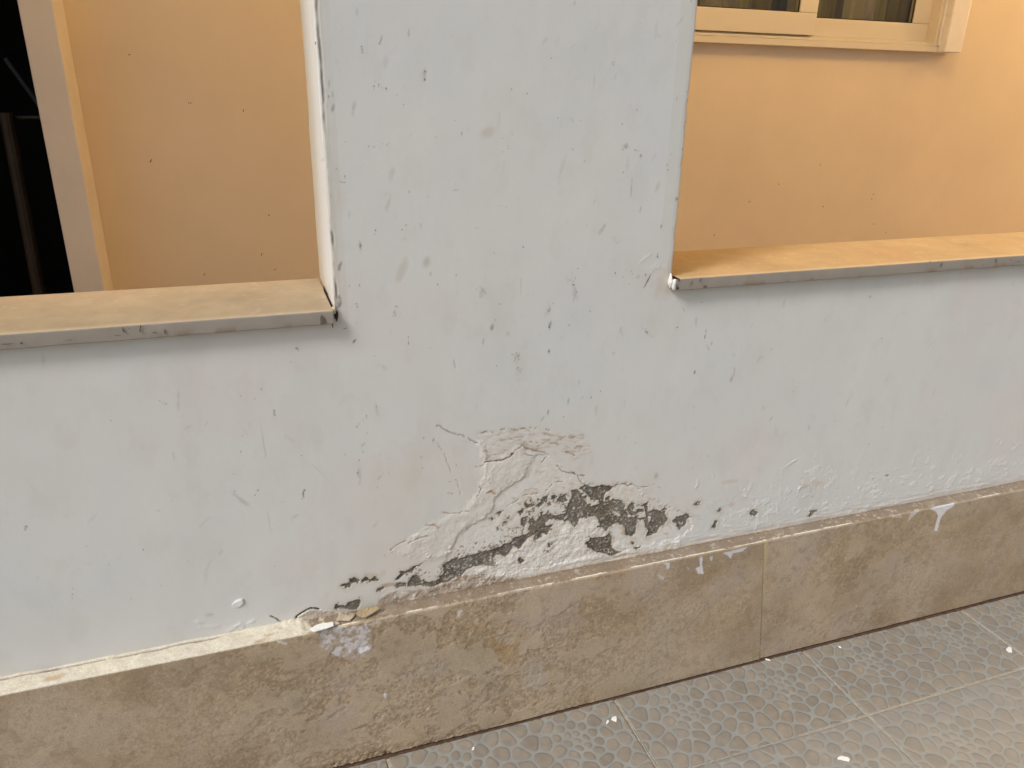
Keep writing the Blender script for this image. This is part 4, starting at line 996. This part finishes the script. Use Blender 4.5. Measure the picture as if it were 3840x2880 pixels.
    # glue line at the joint edge
    if slant0:
        gl_ = sstep(0.013, 0.008, (xx - x0 - slant0 * f) + 0.004 * fbm(xx, zz, 0.02, 3, 7)) * (~top) * sstep(0.0, 0.2, zz - 0.12)
        c = tn(gl_ * 0.55, (0.50, 0.41, 0.20), c)
    c = c * np.array([1.20, 1.18, 1.19]) * (1 + 0.0 * c)
    lum = c.mean(1, keepdims=True)
    tgt = np.array([0.385, 0.305, 0.215]); k_s = 0.22 * (~top)[:, None] * (lum < 0.45)
    c = c * (1 - k_s) + tgt * k_s
    return mesh_np('skirting_slab', np.stack([xx, yy, zz], -1), grid_faces(len(fx), len(prof)), M_stone, wall, np.clip(c, 0.02, 0.9))
XJ, SLJ = 0.9825, 0.042
s1 = skirting(XW0, XJ - 0.0002, 0.0, SLJ, 200, '')
s2 = skirting(XJ + 0.0002, XW1, SLJ, 0.0, 260, '')
s2.location.y = 0.0018
box('skirting_mortar', (XW0, -TH + 0.004, 0.002), (XW1, 0.011, HS - 0.006), M_gap, wall)

# mortar piled behind the skirting at the left, closing wall to ledge
# ================================================================== loose chips on the ledge and the floor
def flake(name, pts, thick, mat, label, cat, group=None, parent=None, seed=0, warp=0.0):
    """pts: (x, y, z) outline from above; thin uneven plate with real edges"""
    pts = [Vector(p) for p in pts]
    n = len(pts)
    cen = sum(pts, Vector()) / n
    nr = Vector((0, 0, 0))
    for i in range(n):
        nr += (pts[i] - cen).cross(pts[(i + 1) % n] - cen)
    nr.normalize()
    if nr.z < 0: nr = -nr
    rs_ = random.Random(seed)
    vs, fs = [], []
    ring = []
    for i in range(n):
        a, b = pts[i], pts[(i + 1) % n]
        for k in range(3):
            p = a.lerp(b, k / 3.0)
            ring.append(p + Vector((rs_.uniform(-1, 1), rs_.uniform(-1, 1), 0)) * (a - b).length * 0.05)
    m_ = len(ring)
    for lay, (sc_, hh) in enumerate(((1.0, 0.0), (1.0, thick * 0.7), (0.86, thick), (0.45, thick * 1.0 + warp))):
        for p in ring:
            vs.append(cen + (p - cen) * sc_ + nr * (hh + (rs_.uniform(-1, 1) * thick * 0.18 if lay else 0)))
    for lay in range(3):
        for i in range(m_):
            fs.append((lay * m_ + i, lay * m_ + (i + 1) % m_, (lay + 1) * m_ + (i + 1) % m_, (lay + 1) * m_ + i))
    vs.append(cen + nr * (thick + warp)); c_ = len(vs) - 1
    for i in range(m_): fs.append((3 * m_ + i, 3 * m_ + (i + 1) % m_, c_))
    fs.append(tuple(range(m_))[::-1])
    org = Vector((cen.x, cen.y, min(v.z for v in vs)))
    me = bpy.data.meshes.new(name); me.from_pydata([v - org for v in vs], [], fs); me.update()
    o = link(name, me, mat, parent); o.location = org
    return tag(o, label, cat, group)
def led(px, py, up=0.0):
    q = at(px, py, 'z', HS + 0.002 + up); return (q[0], q[1], q[2])
RE = lambda a, b: (1100 + a / 3.687, 2200 + b / 3.687)
flake('stone_chip', [led(*RE(870, 385), 0.004), led(*RE(900, 330), 0.007), led(*RE(1050, 290), 0.009), led(*RE(1160, 265), 0.009), led(*RE(1205, 310), 0.006), led(*RE(1000, 435), 0.0005), led(*RE(930, 430), 0.0005)], 0.0035, M_flake,
      'tan stone chip with a dark underside shadow lying on the skirting ledge', 'stone chip', seed=1)
flake('paint_flake', [led(*RE(225, 595), 0.004), led(*RE(330, 530), 0.006), led(*RE(540, 490), 0.006), led(*RE(560, 545), 0.004), led(*RE(400, 605), 0.003), led(*RE(280, 630), 0.003)], 0.0025, M_white,
      'bright white paint flake hanging on the edge of the skirting ledge', 'paint flake', seed=2)
flake('plaster_chip', [led(*RE(590, 480), 0.002), led(*RE(640, 365), 0.007), led(*RE(740, 400), 0.004), led(*RE(840, 370), 0.002), led(*RE(850, 400), 0.001), led(*RE(780, 480), 0.001)], 0.002, M_flake2,
      'pale triangular plaster chip between the white flake and the tan stone chip', 'plaster chip', seed=3)
flake('plaster_chip', [led(*RE(520, 500), 0.002), led(*RE(610, 490), 0.002), led(*RE(650, 520), 0.001), led(*RE(560, 545), 0.001)], 0.0022, M_flake2,
      'small tan plaster crumb touching the right end of the white paint flake', 'plaster chip', seed=4)
# crumbs strewn on the ledge
cr = Scabs(); cv, cf = [], []
rc = np.random.RandomState(21)
for i in range(150):
    px = rc.uniform(0.03, 1.9); 
    if rc.rand() < 0.55: px = rc.uniform(0.03, 0.95)
    py = -abs(rc.normal(0, 0.016)) - 0.002 if rc.rand() < .6 else rc.uniform(-TH + 0.002, -0.002)
    py = max(py, -TH + 0.002)
    s_ = rc.uniform(0.0005, 0.0014) * (1.4 if rc.rand() < 0.1 else 1)
    b_ = len(cv)
    for d_ in ((1, 0, 0), (0, 1, 0), (-1, 0, 0), (0, -1, 0), (0, 0, 0.9), (0, 0, -0.4)):
        j = rc.uniform(0.6, 1.3)
        cv.append((px + d_[0] * s_ * j, py + d_[1] * s_ * j, HS + 0.0010 + d_[2] * s_ * j + s_ * 0.3))
    for a, b in ((0, 1), (1, 2), (2, 3), (3, 0)): cf += [(b_ + a, b_ + b, b_ + 4), (b_ + b, b_ + a, b_ + 5)]
me = bpy.data.meshes.new('plaster_crumbs'); me.from_pydata(cv, [], cf); me.update()
tag(link('plaster_crumbs', me, M_flake2), 'fine white plaster crumbs scattered along the top of the skirting', 'crumbs', None, 'stuff')

# ================================================================== floor
def pebble_field(X_, Y_):
    """height/mask of the embossed pebble pattern, periodic in 0.245 m"""
    per = 0.245
    rs_ = np.random.RandomState(8)
    seeds = []
    def ring(cx, cy, r, n, ph, jit=0.10, wgt=0.0, sx=1.0):
        for i in range(n):
            a = 2 * math.pi * (i + ph) / n + rs_.uniform(-jit, jit)
            seeds.append((cx + sx * r * math.cos(a) * (1 + rs_.uniform(-0.06, 0.06)), cy + r * math.sin(a) * (1 + rs_.uniform(-0.06, 0.06)), wgt))
    c0 = (0.0, 0.0)
    seeds.append((0, 0, 0))
    ring(*c0, 0.0195, 6, 0.2); ring(*c0, 0.039, 10, 0.5); ring(*c0, 0.064, 11, 0.1, 0.08); ring(*c0, 0.093, 14, 0.35, 0.06); ring(*c0, 0.124, 17, 0.15, 0.05); ring(*c0, 0.150, 20, 0.4, 0.05)
    # second half of the motif: coarser stones in the corners
    c1 = (per / 2, per / 2)
    ring(*c1, 0.026, 4, 0.3); 
    for a in ((per / 2, 0.06), (per / 2, -0.01), (0.0, per / 2), (0.045, per / 2 + 0.01)):
        pass
    S = np.array(seeds)
    # drop seeds closer than a minimum when tiled
    keep_ = []
    for s_ in S:
        ok = True
        for k_ in keep_:
            d_ = s_[:2] - k_[:2]; d_ -= per * np.round(d_ / per)
            lim_ = 0.016 if np.hypot(*s_[:2]) < 0.05 else 0.023
            if np.hypot(*d_) < lim_: ok = False
        if ok: keep_.append(s_)
    S = np.array(keep_)
    S = np.concatenate([S + np.array([i * per, j * per, 0]) for i in (-1, 0, 1) for j in (-1, 0, 1)])
    u = (X_ + per / 2) % per - per / 2; v = (Y_ + per / 2) % per - per / 2
    u = u + 0.0035 * np.sin(v * 2 * math.pi / per * 2 + 1) ; v = v + 0.0035 * np.sin(u * 2 * math.pi / per * 2)
    f1 = np.full(u.shape, 9.0); f2 = f1.copy(); f3 = f1.copy(); idx = np.zeros(u.shape, int); dirx = np.zeros(u.shape); 
    for k_, (a, b, w_) in enumerate(S):
        d_ = np.hypot(u - a, v - b)
        c3 = d_ < f1
        c2 = (~c3) & (d_ < f2)
        c4 = (~c3) & (~c2) & (d_ < f3)
        f3 = np.where(c3 | c2, f2, np.where(c4, d_, f3))
        f2 = np.where(c3, f1, np.where(c2, d_, f2))
        idx = np.where(c3, k_ % len(keep_), idx)
        f1 = np.where(c3, d_, f1)
    e = (f2 - f1)
    # rounding: joints widen where three cells meet
    e3 = (f3 - f1)
    k_ = 0.006
    e = -k_ * np.log(np.exp(-e / k_) + np.exp(-e3 / k_))
    return e, idx
def floor_tile_mesh(name, wx, wy, oy, mt):
    """tile spans x 0..wx, y 0..-wy; oy = y offset of the pattern"""
    h = 0.0018
    nxx, nyy = int(wx / h), int(wy / h)
    ax, ay = np.linspace(0, wx, nxx), np.linspace(0, -wy, nyy)
    X_, Y_ = np.meshgrid(ax, ay); X_, Y_ = X_.ravel(), Y_.ravel()
    e, idx = pebble_field(X_ - 0.125, Y_ + oy)
    m = sstep(0.0022, 0.0050, e + 0.0008 * fbm(X_, Y_, 0.01, 3, 3))
    hh = 0.0009 * sstep(0.0010, 0.009, e) + 0.0002 * fbm(X_, Y_, 0.02, 3, 5)
    rs_ = np.random.RandomState(4); tone_ = rs_.uniform(-1, 1, 200)[idx]
    cell = np.array([0.262, 0.228, 0.185])[None] * (1 + 0.10 * tone_[:, None])
    cell = cell * (1 + 0.16 * fbm(X_, Y_, 0.012, 3, 9)[:, None])
    rimd = (sstep(0.009, 0.003, e) * 0.30)[:, None]
    cell = cell * (1 - rimd)
    joint = np.array([0.285, 0.290, 0.272])[None] * (1 + 0.08 * fbm(X_, Y_, 0.02, 3, 11)[:, None])
    c = joint * (1 - m[:, None]) + cell * m[:, None]
    ed_ = np.minimum(np.minimum(X_, wx - X_), np.minimum(-Y_, wy + Y_))
    hh = hh - np.clip(1 - ed_ / 0.003, 0, 1) ** 2 * 0.0022
    # skirt round the tile edge is hidden in the joint: add thickness by lowering the border row
    zz = hh.copy(); zz[ed_ < 1e-6] = -0.006
    me_obj = mesh_np(name, np.stack([X_, Y_, zz], -1), grid_faces(nxx, nyy, flip=True), mt, None, np.clip(c, 0.02, 0.9))
    return me_obj
floor = empty('floor', (0, 0, 0)); tag(floor, kind='structure')
box('floor_bed', (-2.6, -3.2, -0.05), (4.2, -0.02, -0.0016), M_grout, floor)
box('floor_gap', (-2.6, -TH - 0.006, -0.0027), (4.2, -0.005, -0.0010), M_gap, floor)
TW, JX, RY0 = 0.4902, 1.1409, -0.2481
GAP = 0.0035
wy0 = abs(RY0) - TH - 0.0026 - GAP / 2
ta = floor_tile_mesh('floor_tile', TW - GAP, wy0, -TH - 0.0026 + 0.119, M_tile)
tb = floor_tile_mesh('floor_tile', TW - GAP, TW - GAP, RY0 - GAP / 2 + 0.119, M_tile_sheen)
def place(src, x0, y0, first):
    o = src if first else src.copy()
    if not first: col.objects.link(o)
    o.parent = floor
    o.location = (x0, y0, 0.0 + random.uniform(-0.0006, 0.0004))
    o.rotation_euler = (random.uniform(-0.0015, 0.0015), random.uniform(-0.001, 0.001), 0)
f_ = True
for i in range(-5, 4):
    place(ta, JX + i * TW + GAP / 2, -TH - 0.0026, f_); f_ = False
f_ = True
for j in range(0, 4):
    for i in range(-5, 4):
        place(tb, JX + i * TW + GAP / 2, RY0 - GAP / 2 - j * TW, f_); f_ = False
# raised ridges of grout left on the joints
gv = Scabs()
rg = np.random.RandomState(31)
def grout_bead(x0, y0, x1, y1, wdt, name='grout_bead'):
    n = 60; vs, fs = [], []
    d_ = np.array([x1 - x0, y1 - y0]); L_ = np.hypot(*d_); d_ /= L_; nn = np.array([-d_[1], d_[0]])
    for i in range(n + 1):
        t_ = i / n; w_ = wdt * (0.55 + 0.5 * rg.rand()); c_ = np.array([x0, y0]) + d_ * L_ * t_ + nn * rg.normal(0, 0.0003)
        hh = 0.0008 + 0.0006 * rg.rand()
        for s_, z_ in ((-w_, -0.003), (-w_ * 0.5, hh), (w_ * 0.5, hh), (w_, -0.003)):
            vs.append((c_[0] + nn[0] * s_, c_[1] + nn[1] * s_, z_))
    for i in range(n):
        for k_ in range(3): fs.append((i * 4 + k_, (i + 1) * 4 + k_, (i + 1) * 4 + k_ + 1, i * 4 + k_ + 1))
    me = bpy.data.meshes.new(name); me.from_pydata(vs, [], fs); me.update()
    o = link(name, me, M_bead, floor); return o
M_bead = simple('pale_grout', (0.33, 0.31, 0.27), 0.85, 0.15, 100, 0.4)
grout_bead(JX, -0.06, JX, RY0 + 0.002, 0.0026)
grout_bead(JX, RY0 - 0.07, JX, -0.74, 0.0026)
grout_bead(JX + TW, -0.10, JX + TW, RY0, 0.0026)
grout_bead(JX - TW, -0.13, JX - TW, RY0, 0.0020)
grout_bead(0.70, RY0, 0.97, RY0, 0.0026)
grout_bead(0.2, RY0, 0.70, RY0, 0.0020)

# white paint drops on the floor
M_drop = simple('dried_paint', (0.80, 0.79, 0.75), 0.6, 0.05, 60, 0.3)
def drop(px, py, r, seed, label, elong=1.5):
    q = at(px, py, 'z', 0.001)
    rs_ = random.Random(seed); pts = []
    a0 = rs_.uniform(0, 3)
    for i in range(9):
        a = 2 * math.pi * i / 9; rad = r * rs_.uniform(0.55, 1.15)
        u, v = rad * math.cos(a) * elong, rad * math.sin(a)
        pts.append((q[0] + u * math.cos(a0) - v * math.sin(a0), q[1] + u * math.sin(a0) + v * math.cos(a0), 0.0012))
    flake('paint_drop', pts, 0.0009, M_drop, label, 'paint drop', 'dried white paint drops on the floor tiles', seed=seed)
drop(3785, 2437, 0.0082, 1, 'white paint drop on the tile beside the second cross joint, farthest right')
drop(3164, 2846, 0.0080, 2, 'white paint drop on the paler tiles near the lower edge of the photo')
drop(2304, 2697, 0.0068, 3, 'cream paint drop on the tile close under the skirting, left of the first cross joint')
drop(2278, 2706, 0.0030, 4, 'small smeared white spot touching the left side of the cream paint drop', 2.6)
drop(3150, 2427, 0.0028, 5, 'tiny white spot by the skirting, right of the pale grout ridge', 1.4)
drop(2880, 2475, 0.0034, 6, 'small white smudge under the joint between the two skirting slabs', 1.8)
drop(1775, 2808, 0.0032, 7, 'small white fleck on the leftmost pebble tile near the skirting', 2.0)

cv, cf = [], []
for i in range(170):
    px = rc.uniform(0.05, 1.85); py = -TH - 0.003 - abs(rc.normal(0, 0.012)) if rc.rand() < .75 else -TH - rc.uniform(0.01, 0.35)
    s_ = rc.uniform(0.0004, 0.0012)
    b_ = len(cv)
    for d2 in ((1, 0, 0), (0, 1, 0), (-1, 0, 0), (0, -1, 0), (0, 0, 0.9), (0, 0, -0.4)):
        j = rc.uniform(0.6, 1.3)
        cv.append((px + d2[0] * s_ * j, py + d2[1] * s_ * j, 0.0010 + d2[2] * s_ * j))
    for a, b in ((0, 1), (1, 2), (2, 3), (3, 0)): cf += [(b_ + a, b_ + b, b_ + 4), (b_ + b, b_ + a, b_ + 5)]
me = bpy.data.meshes.new('floor_grit'); me.from_pydata(cv, [], cf); me.update()
tag(link('floor_grit', me, M_flake2), 'fine pale grit and plaster dust lying on the floor tiles against the skirting', 'grit', None, 'stuff')

# ================================================================== corridor behind
YB = 1.30
back = empty('corridor_wall', (0, YB, 0))
tag(back, 'warm lit cream rear wall of the corridor with a sliding window', 'wall')
def bx(name, lo, hi, mat, parent, bevel=0.0):
    o = box(name, (lo[0], lo[1] - YB, lo[2]) if parent is back else lo, (hi[0], hi[1] - YB, hi[2]) if parent is back else hi, mat, parent, bevel); return o
WX0, WX1, WZ0, WZ1 = 0.95, 2.5475, 1.3715, 2.25      # window opening
bx('wall_panel', (-0.4555, YB, 0), (WX0, YB + 0.16, 2.75), M_back, back)
bx('wall_panel', (WX1, YB, 0), (4.9, YB + 0.16, 2.75), M_back, back)
bx('wall_panel', (WX0, YB, 0), (WX1, YB + 0.16, WZ0), M_back, back)
bx('wall_panel', (WX0, YB, WZ1), (WX1, YB + 0.16, 2.75), M_back, back)
bx('door_head', (-1.6, YB, 2.1), (-0.4555, YB + 0.16, 2.75), M_back, back)
bx('wall_panel', (-3.0, YB, 0), (-1.6, YB + 0.16, 2.75), M_back, back)
bx('pilaster', (-0.4545, 1.15, 0), (-0.3785, YB - 0.0005, 2.74), M_pil, back, 0.004)
fs_ = Scabs()
for a_, b_ in ((485, 205), (711, 385), (915, 412), (565, 603), (978, 955), (1031, 1008), (1006, 810), (765, 1030), (3074, 618), (3086, 774), (3275, 727), (3322, 873), (2809, 755), (3268, 745), (3275, 840), (2679, 880), (2920, 690)):
    q = at(a_, b_, 'y', YB)
    for k_ in range(2): fs_.ell(q[0] + random.uniform(-.003, .003), q[2] + random.uniform(-.003, .003), random.uniform(.0012, .0028), .0014, random.uniform(-40, 40), rs, -0.0006, 0.4, 7)
fo = fs_.build('fly_specks', M_chip_d, back)
# window
win = bx('window', (WX0, YB - 0.03, WZ0), (WX1, YB + 0.06, WZ0 + 0.0205), M_frame, back, 0.0015)     # bottom track, carries the rest
def wb(name, lo, hi, mat=None, bevel=0.002, parent=None):
    return box(name, (lo[0], lo[1] - YB, lo[2]), (hi[0], hi[1] - YB, hi[2]), mat or M_frame, win, bevel)
wb('track_ridge', (WX0, YB - 0.028, WZ0 + 0.0212), (WX1 - 0.001, YB - 0.0255, WZ0 + 0.030))
wb('track_web', (WX0, YB - 0.008, WZ0 + 0.0212), (WX1 - 0.0225, YB + 0.055, 1.4080))
wb('frame_jamb', (WX1 - 0.022, YB - 0.03, WZ0 + 0.021), (WX1 - 0.0002, YB + 0.06, WZ1))
wb('frame_head', (WX0, YB - 0.03, WZ1 - 0.03), (WX1 - 0.0225, YB + 0.06, WZ1 - 0.0005))
# front sash (left)
def sash(x0, x1, y0, y1, z0, z1, rail, st):
    a = wb('sash', (x0, y0, z0), (x1, y1, z0 + rail), bevel=0.003)
    wb('sash_stile', (x1 - st, y0, z0 + rail + 0.0003), (x1, y1, z1), bevel=0.003)
    wb('sash_stile', (x0, y0, z0 + rail + 0.0003), (x0 + st, y1, z1), bevel=0.003)
    g = wb('pane', (x0 + st - 0.004, (y0 + y1) / 2 - 0.002, z0 + rail - 0.004), (x1 - st + 0.004, (y0 + y1) / 2 + 0.002, z1), M_glass, 0)
    wb('gasket', (x0 + st + 0.0002, y0 + 0.004, z0 + rail + 0.0004), (x1 - st - 0.0003, y0 + 0.009, z0 + rail + 0.0035), M_gasket, 0)
    wb('gasket', (x1 - st - 0.0035, y0 + 0.004, z0 + rail + 0.0038), (x1 - st - 0.0003, y0 + 0.009, z1), M_gasket, 0)
def glass():
    m, t, b = mat_new('window_glass')
    tr = node(t, 'ShaderNodeBsdfTransparent'); tr.inputs[0].default_value = (0.86, 0.87, 0.82, 1)
    gl = node(t, 'ShaderNodeBsdfGlossy'); gl.inputs[0].default_value = (0.8, 0.8, 0.8, 1); gl.inputs['Roughness'].default_value = 0.03
    mx = node(t, 'ShaderNodeMixShader')
    mx.inputs[0].default_value = 0.05; t.links.new(tr.outputs[0], mx.inputs[1]); t.links.new(gl.outputs[0], mx.inputs[2])
    out = [n for n in t.nodes if n.type == 'OUTPUT_MATERIAL'][0]
    t.links.new(mx.outputs[0], out.inputs[0])
    return m
M_glass = glass(); M_gasket = simple('black_gasket', (0.03, 0.025, 0.02), 0.7)
sash(WX0 + 0.004, 1.9795, YB - 0.024, YB + 0.004, 1.4085, WZ1 - 0.03, 0.071, 0.075)
sash(1.93, WX1 - 0.0225, YB + 0.012, YB + 0.036, 1.4085 + 0.0005, WZ1 - 0.03, 0.060, 0.078)
wb('casing', (WX1 + 0.0003, 1.235, WZ0 - 0.001), (WX1 + 0.082, YB - 0.0004, WZ1 + 0.05), M_marble, 0.005)
wb('casing_bead', (WX1 - 0.010, 1.262, WZ0 + 0.0215), (WX1 - 0.0005, YB - 0.031, WZ1), M_marble, 0.002)
# curtain behind the glass
def curtain():
    xs_ = np.linspace(0.96, 2.540, 600); zs_ = np.linspace(1.25, 2.3, 12)
    X_, Z_ = np.meshgrid(xs_, zs_); X_, Z_ = X_.ravel(), Z_.ravel()
    y_ = YB + 0.105 + 0.016 * np.sin(X_ * 46 + 2.5 * np.sin(X_ * 7)) + 0.006 * np.sin(X_ * 151)
    s_ = np.floor(X_ / 0.062 + 0.3 * np.sin(X_ * 9)).astype(int)
    pal = np.array([[0.40, 0.34, 0.24], [0.20, 0.15, 0.07], [0.36, 0.30, 0.25], [0.12, 0.09, 0.055], [0.30, 0.25, 0.12]])
    c = np.clip(pal[(s_ * 7 + 3) % 5] * 1.0, 0, 0.85)
    o = mesh_np('curtain', np.stack([X_, y_, Z_], -1), grid_faces(600, 12), M_cloth, None, c)
    return tag(o, 'olive and brown striped curtain hanging in folds behind the sliding window', 'curtain')
M_cloth = toned('curtain_cloth', 0.9, 0.06, 300, 0.3, 800, 0.1)
curtain()
# room shells: structure
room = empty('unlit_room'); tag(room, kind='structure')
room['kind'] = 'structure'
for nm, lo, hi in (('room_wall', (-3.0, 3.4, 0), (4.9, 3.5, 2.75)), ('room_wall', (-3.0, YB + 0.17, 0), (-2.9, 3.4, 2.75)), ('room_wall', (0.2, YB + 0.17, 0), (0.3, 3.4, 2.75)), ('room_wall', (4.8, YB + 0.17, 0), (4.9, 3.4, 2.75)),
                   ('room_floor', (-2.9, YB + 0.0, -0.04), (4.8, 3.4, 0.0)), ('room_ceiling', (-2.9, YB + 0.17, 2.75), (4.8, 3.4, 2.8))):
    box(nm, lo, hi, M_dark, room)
cf_ = box('corridor_floor', (-3.0, WD + 0.001, -0.05), (4.9, YB - 0.001, 0.0), simple('corridor_tile', (0.42, 0.36, 0.28), 0.35, 0.1, 4)); tag(cf_, kind='structure')
ce_ = box('ceiling', (-3.0, 0.0, 2.76), (4.9, YB + 0.16, 2.86), M_ceil); tag(ce_, kind='structure')
for x0_ in (-3.1, 4.9):
    e_ = box('corridor_end_wall', (x0_, 0.0, 0.0), (x0_ + 0.1, YB + 0.2, 2.76), M_back); tag(e_, kind='structure')
gr = box('ground', (-60, -60, -0.30), (60, 60, -0.06), M_ground); tag(gr, kind='structure')

# dim things in the doorway
p = empty('wooden_stand', (-0.64, 1.6, 0)); tag(p, 'brown wooden post stand with a thin crossbar, dim in the dark doorway', 'stand')
rod('post', (-0.012, 0.0, 0.0), (0.012, 0.0, 1.12), 0.020, M_wood, p)
rod('crossbar', (-0.30, 0.03, 1.100), (0.20, 0.03, 1.108), 0.006, M_rail, p)
rod('post', (0.19, 0.02, 0.0), (0.19, 0.02, 1.10), 0.018, M_wood, p)
d_ = rod('blue_pole', (-0.597, 1.58, 1.27), (-0.44, 1.60, 0.95), 0.008, M_blue); tag(d_, 'thin blue pole leaning in the dark doorway beside the pilaster', 'pole')

# lamps that light the corridor
def lamp(name, loc, power, label, r=0.15):
    e = empty(name, loc); tag(e, label, 'lamp')
    m, t, b = mat_new(name + '_glow')
    b.inputs['Base Color'].default_value = (1, 0.8, 0.5, 1)
    b.inputs['Emission Color'].default_value = (1.0, 0.66, 0.26, 1)
    b.inputs['Emission Strength'].default_value = power * (0.07 / r) ** 2
    import bmesh
    bm = bmesh.new(); bmesh.ops.create_uvsphere(bm, u_segments=20, v_segments=12, radius=r)
    me = bpy.data.meshes.new('lamp_globe'); bm.to_mesh(me); bm.free()
    link('lamp_globe', me, m, e, True)
    rod('lamp_base', (0, 0, r * 0.9), (0, 0, r * 0.9 + 0.05), 0.04, M_rail, e)
    return e
lamp('ceiling_lamp', (2.0, 0.45, 2.50), 70, 'added warm globe lamp under the corridor ceiling, out of view, lighting the curtain')  # extra lamp, added to light the curtain behind the glass
lamp('ceiling_lamp', (3.9, 0.45, 2.50), 100, 'warm globe lamp under the corridor ceiling right of the sliding window')
lamp('ceiling_lamp', (0.55, 0.42, 2.50), 58, 'warm globe lamp under the corridor ceiling behind the pillar')
lamp('wall_lamp', (4.45, 0.95, 1.85), 125, 'warm globe lamp on the corridor wall beyond the window')

sc.render.engine = 'CYCLES'
sc.cycles.max_bounces = 8
sc.cycles.diffuse_bounces = 5
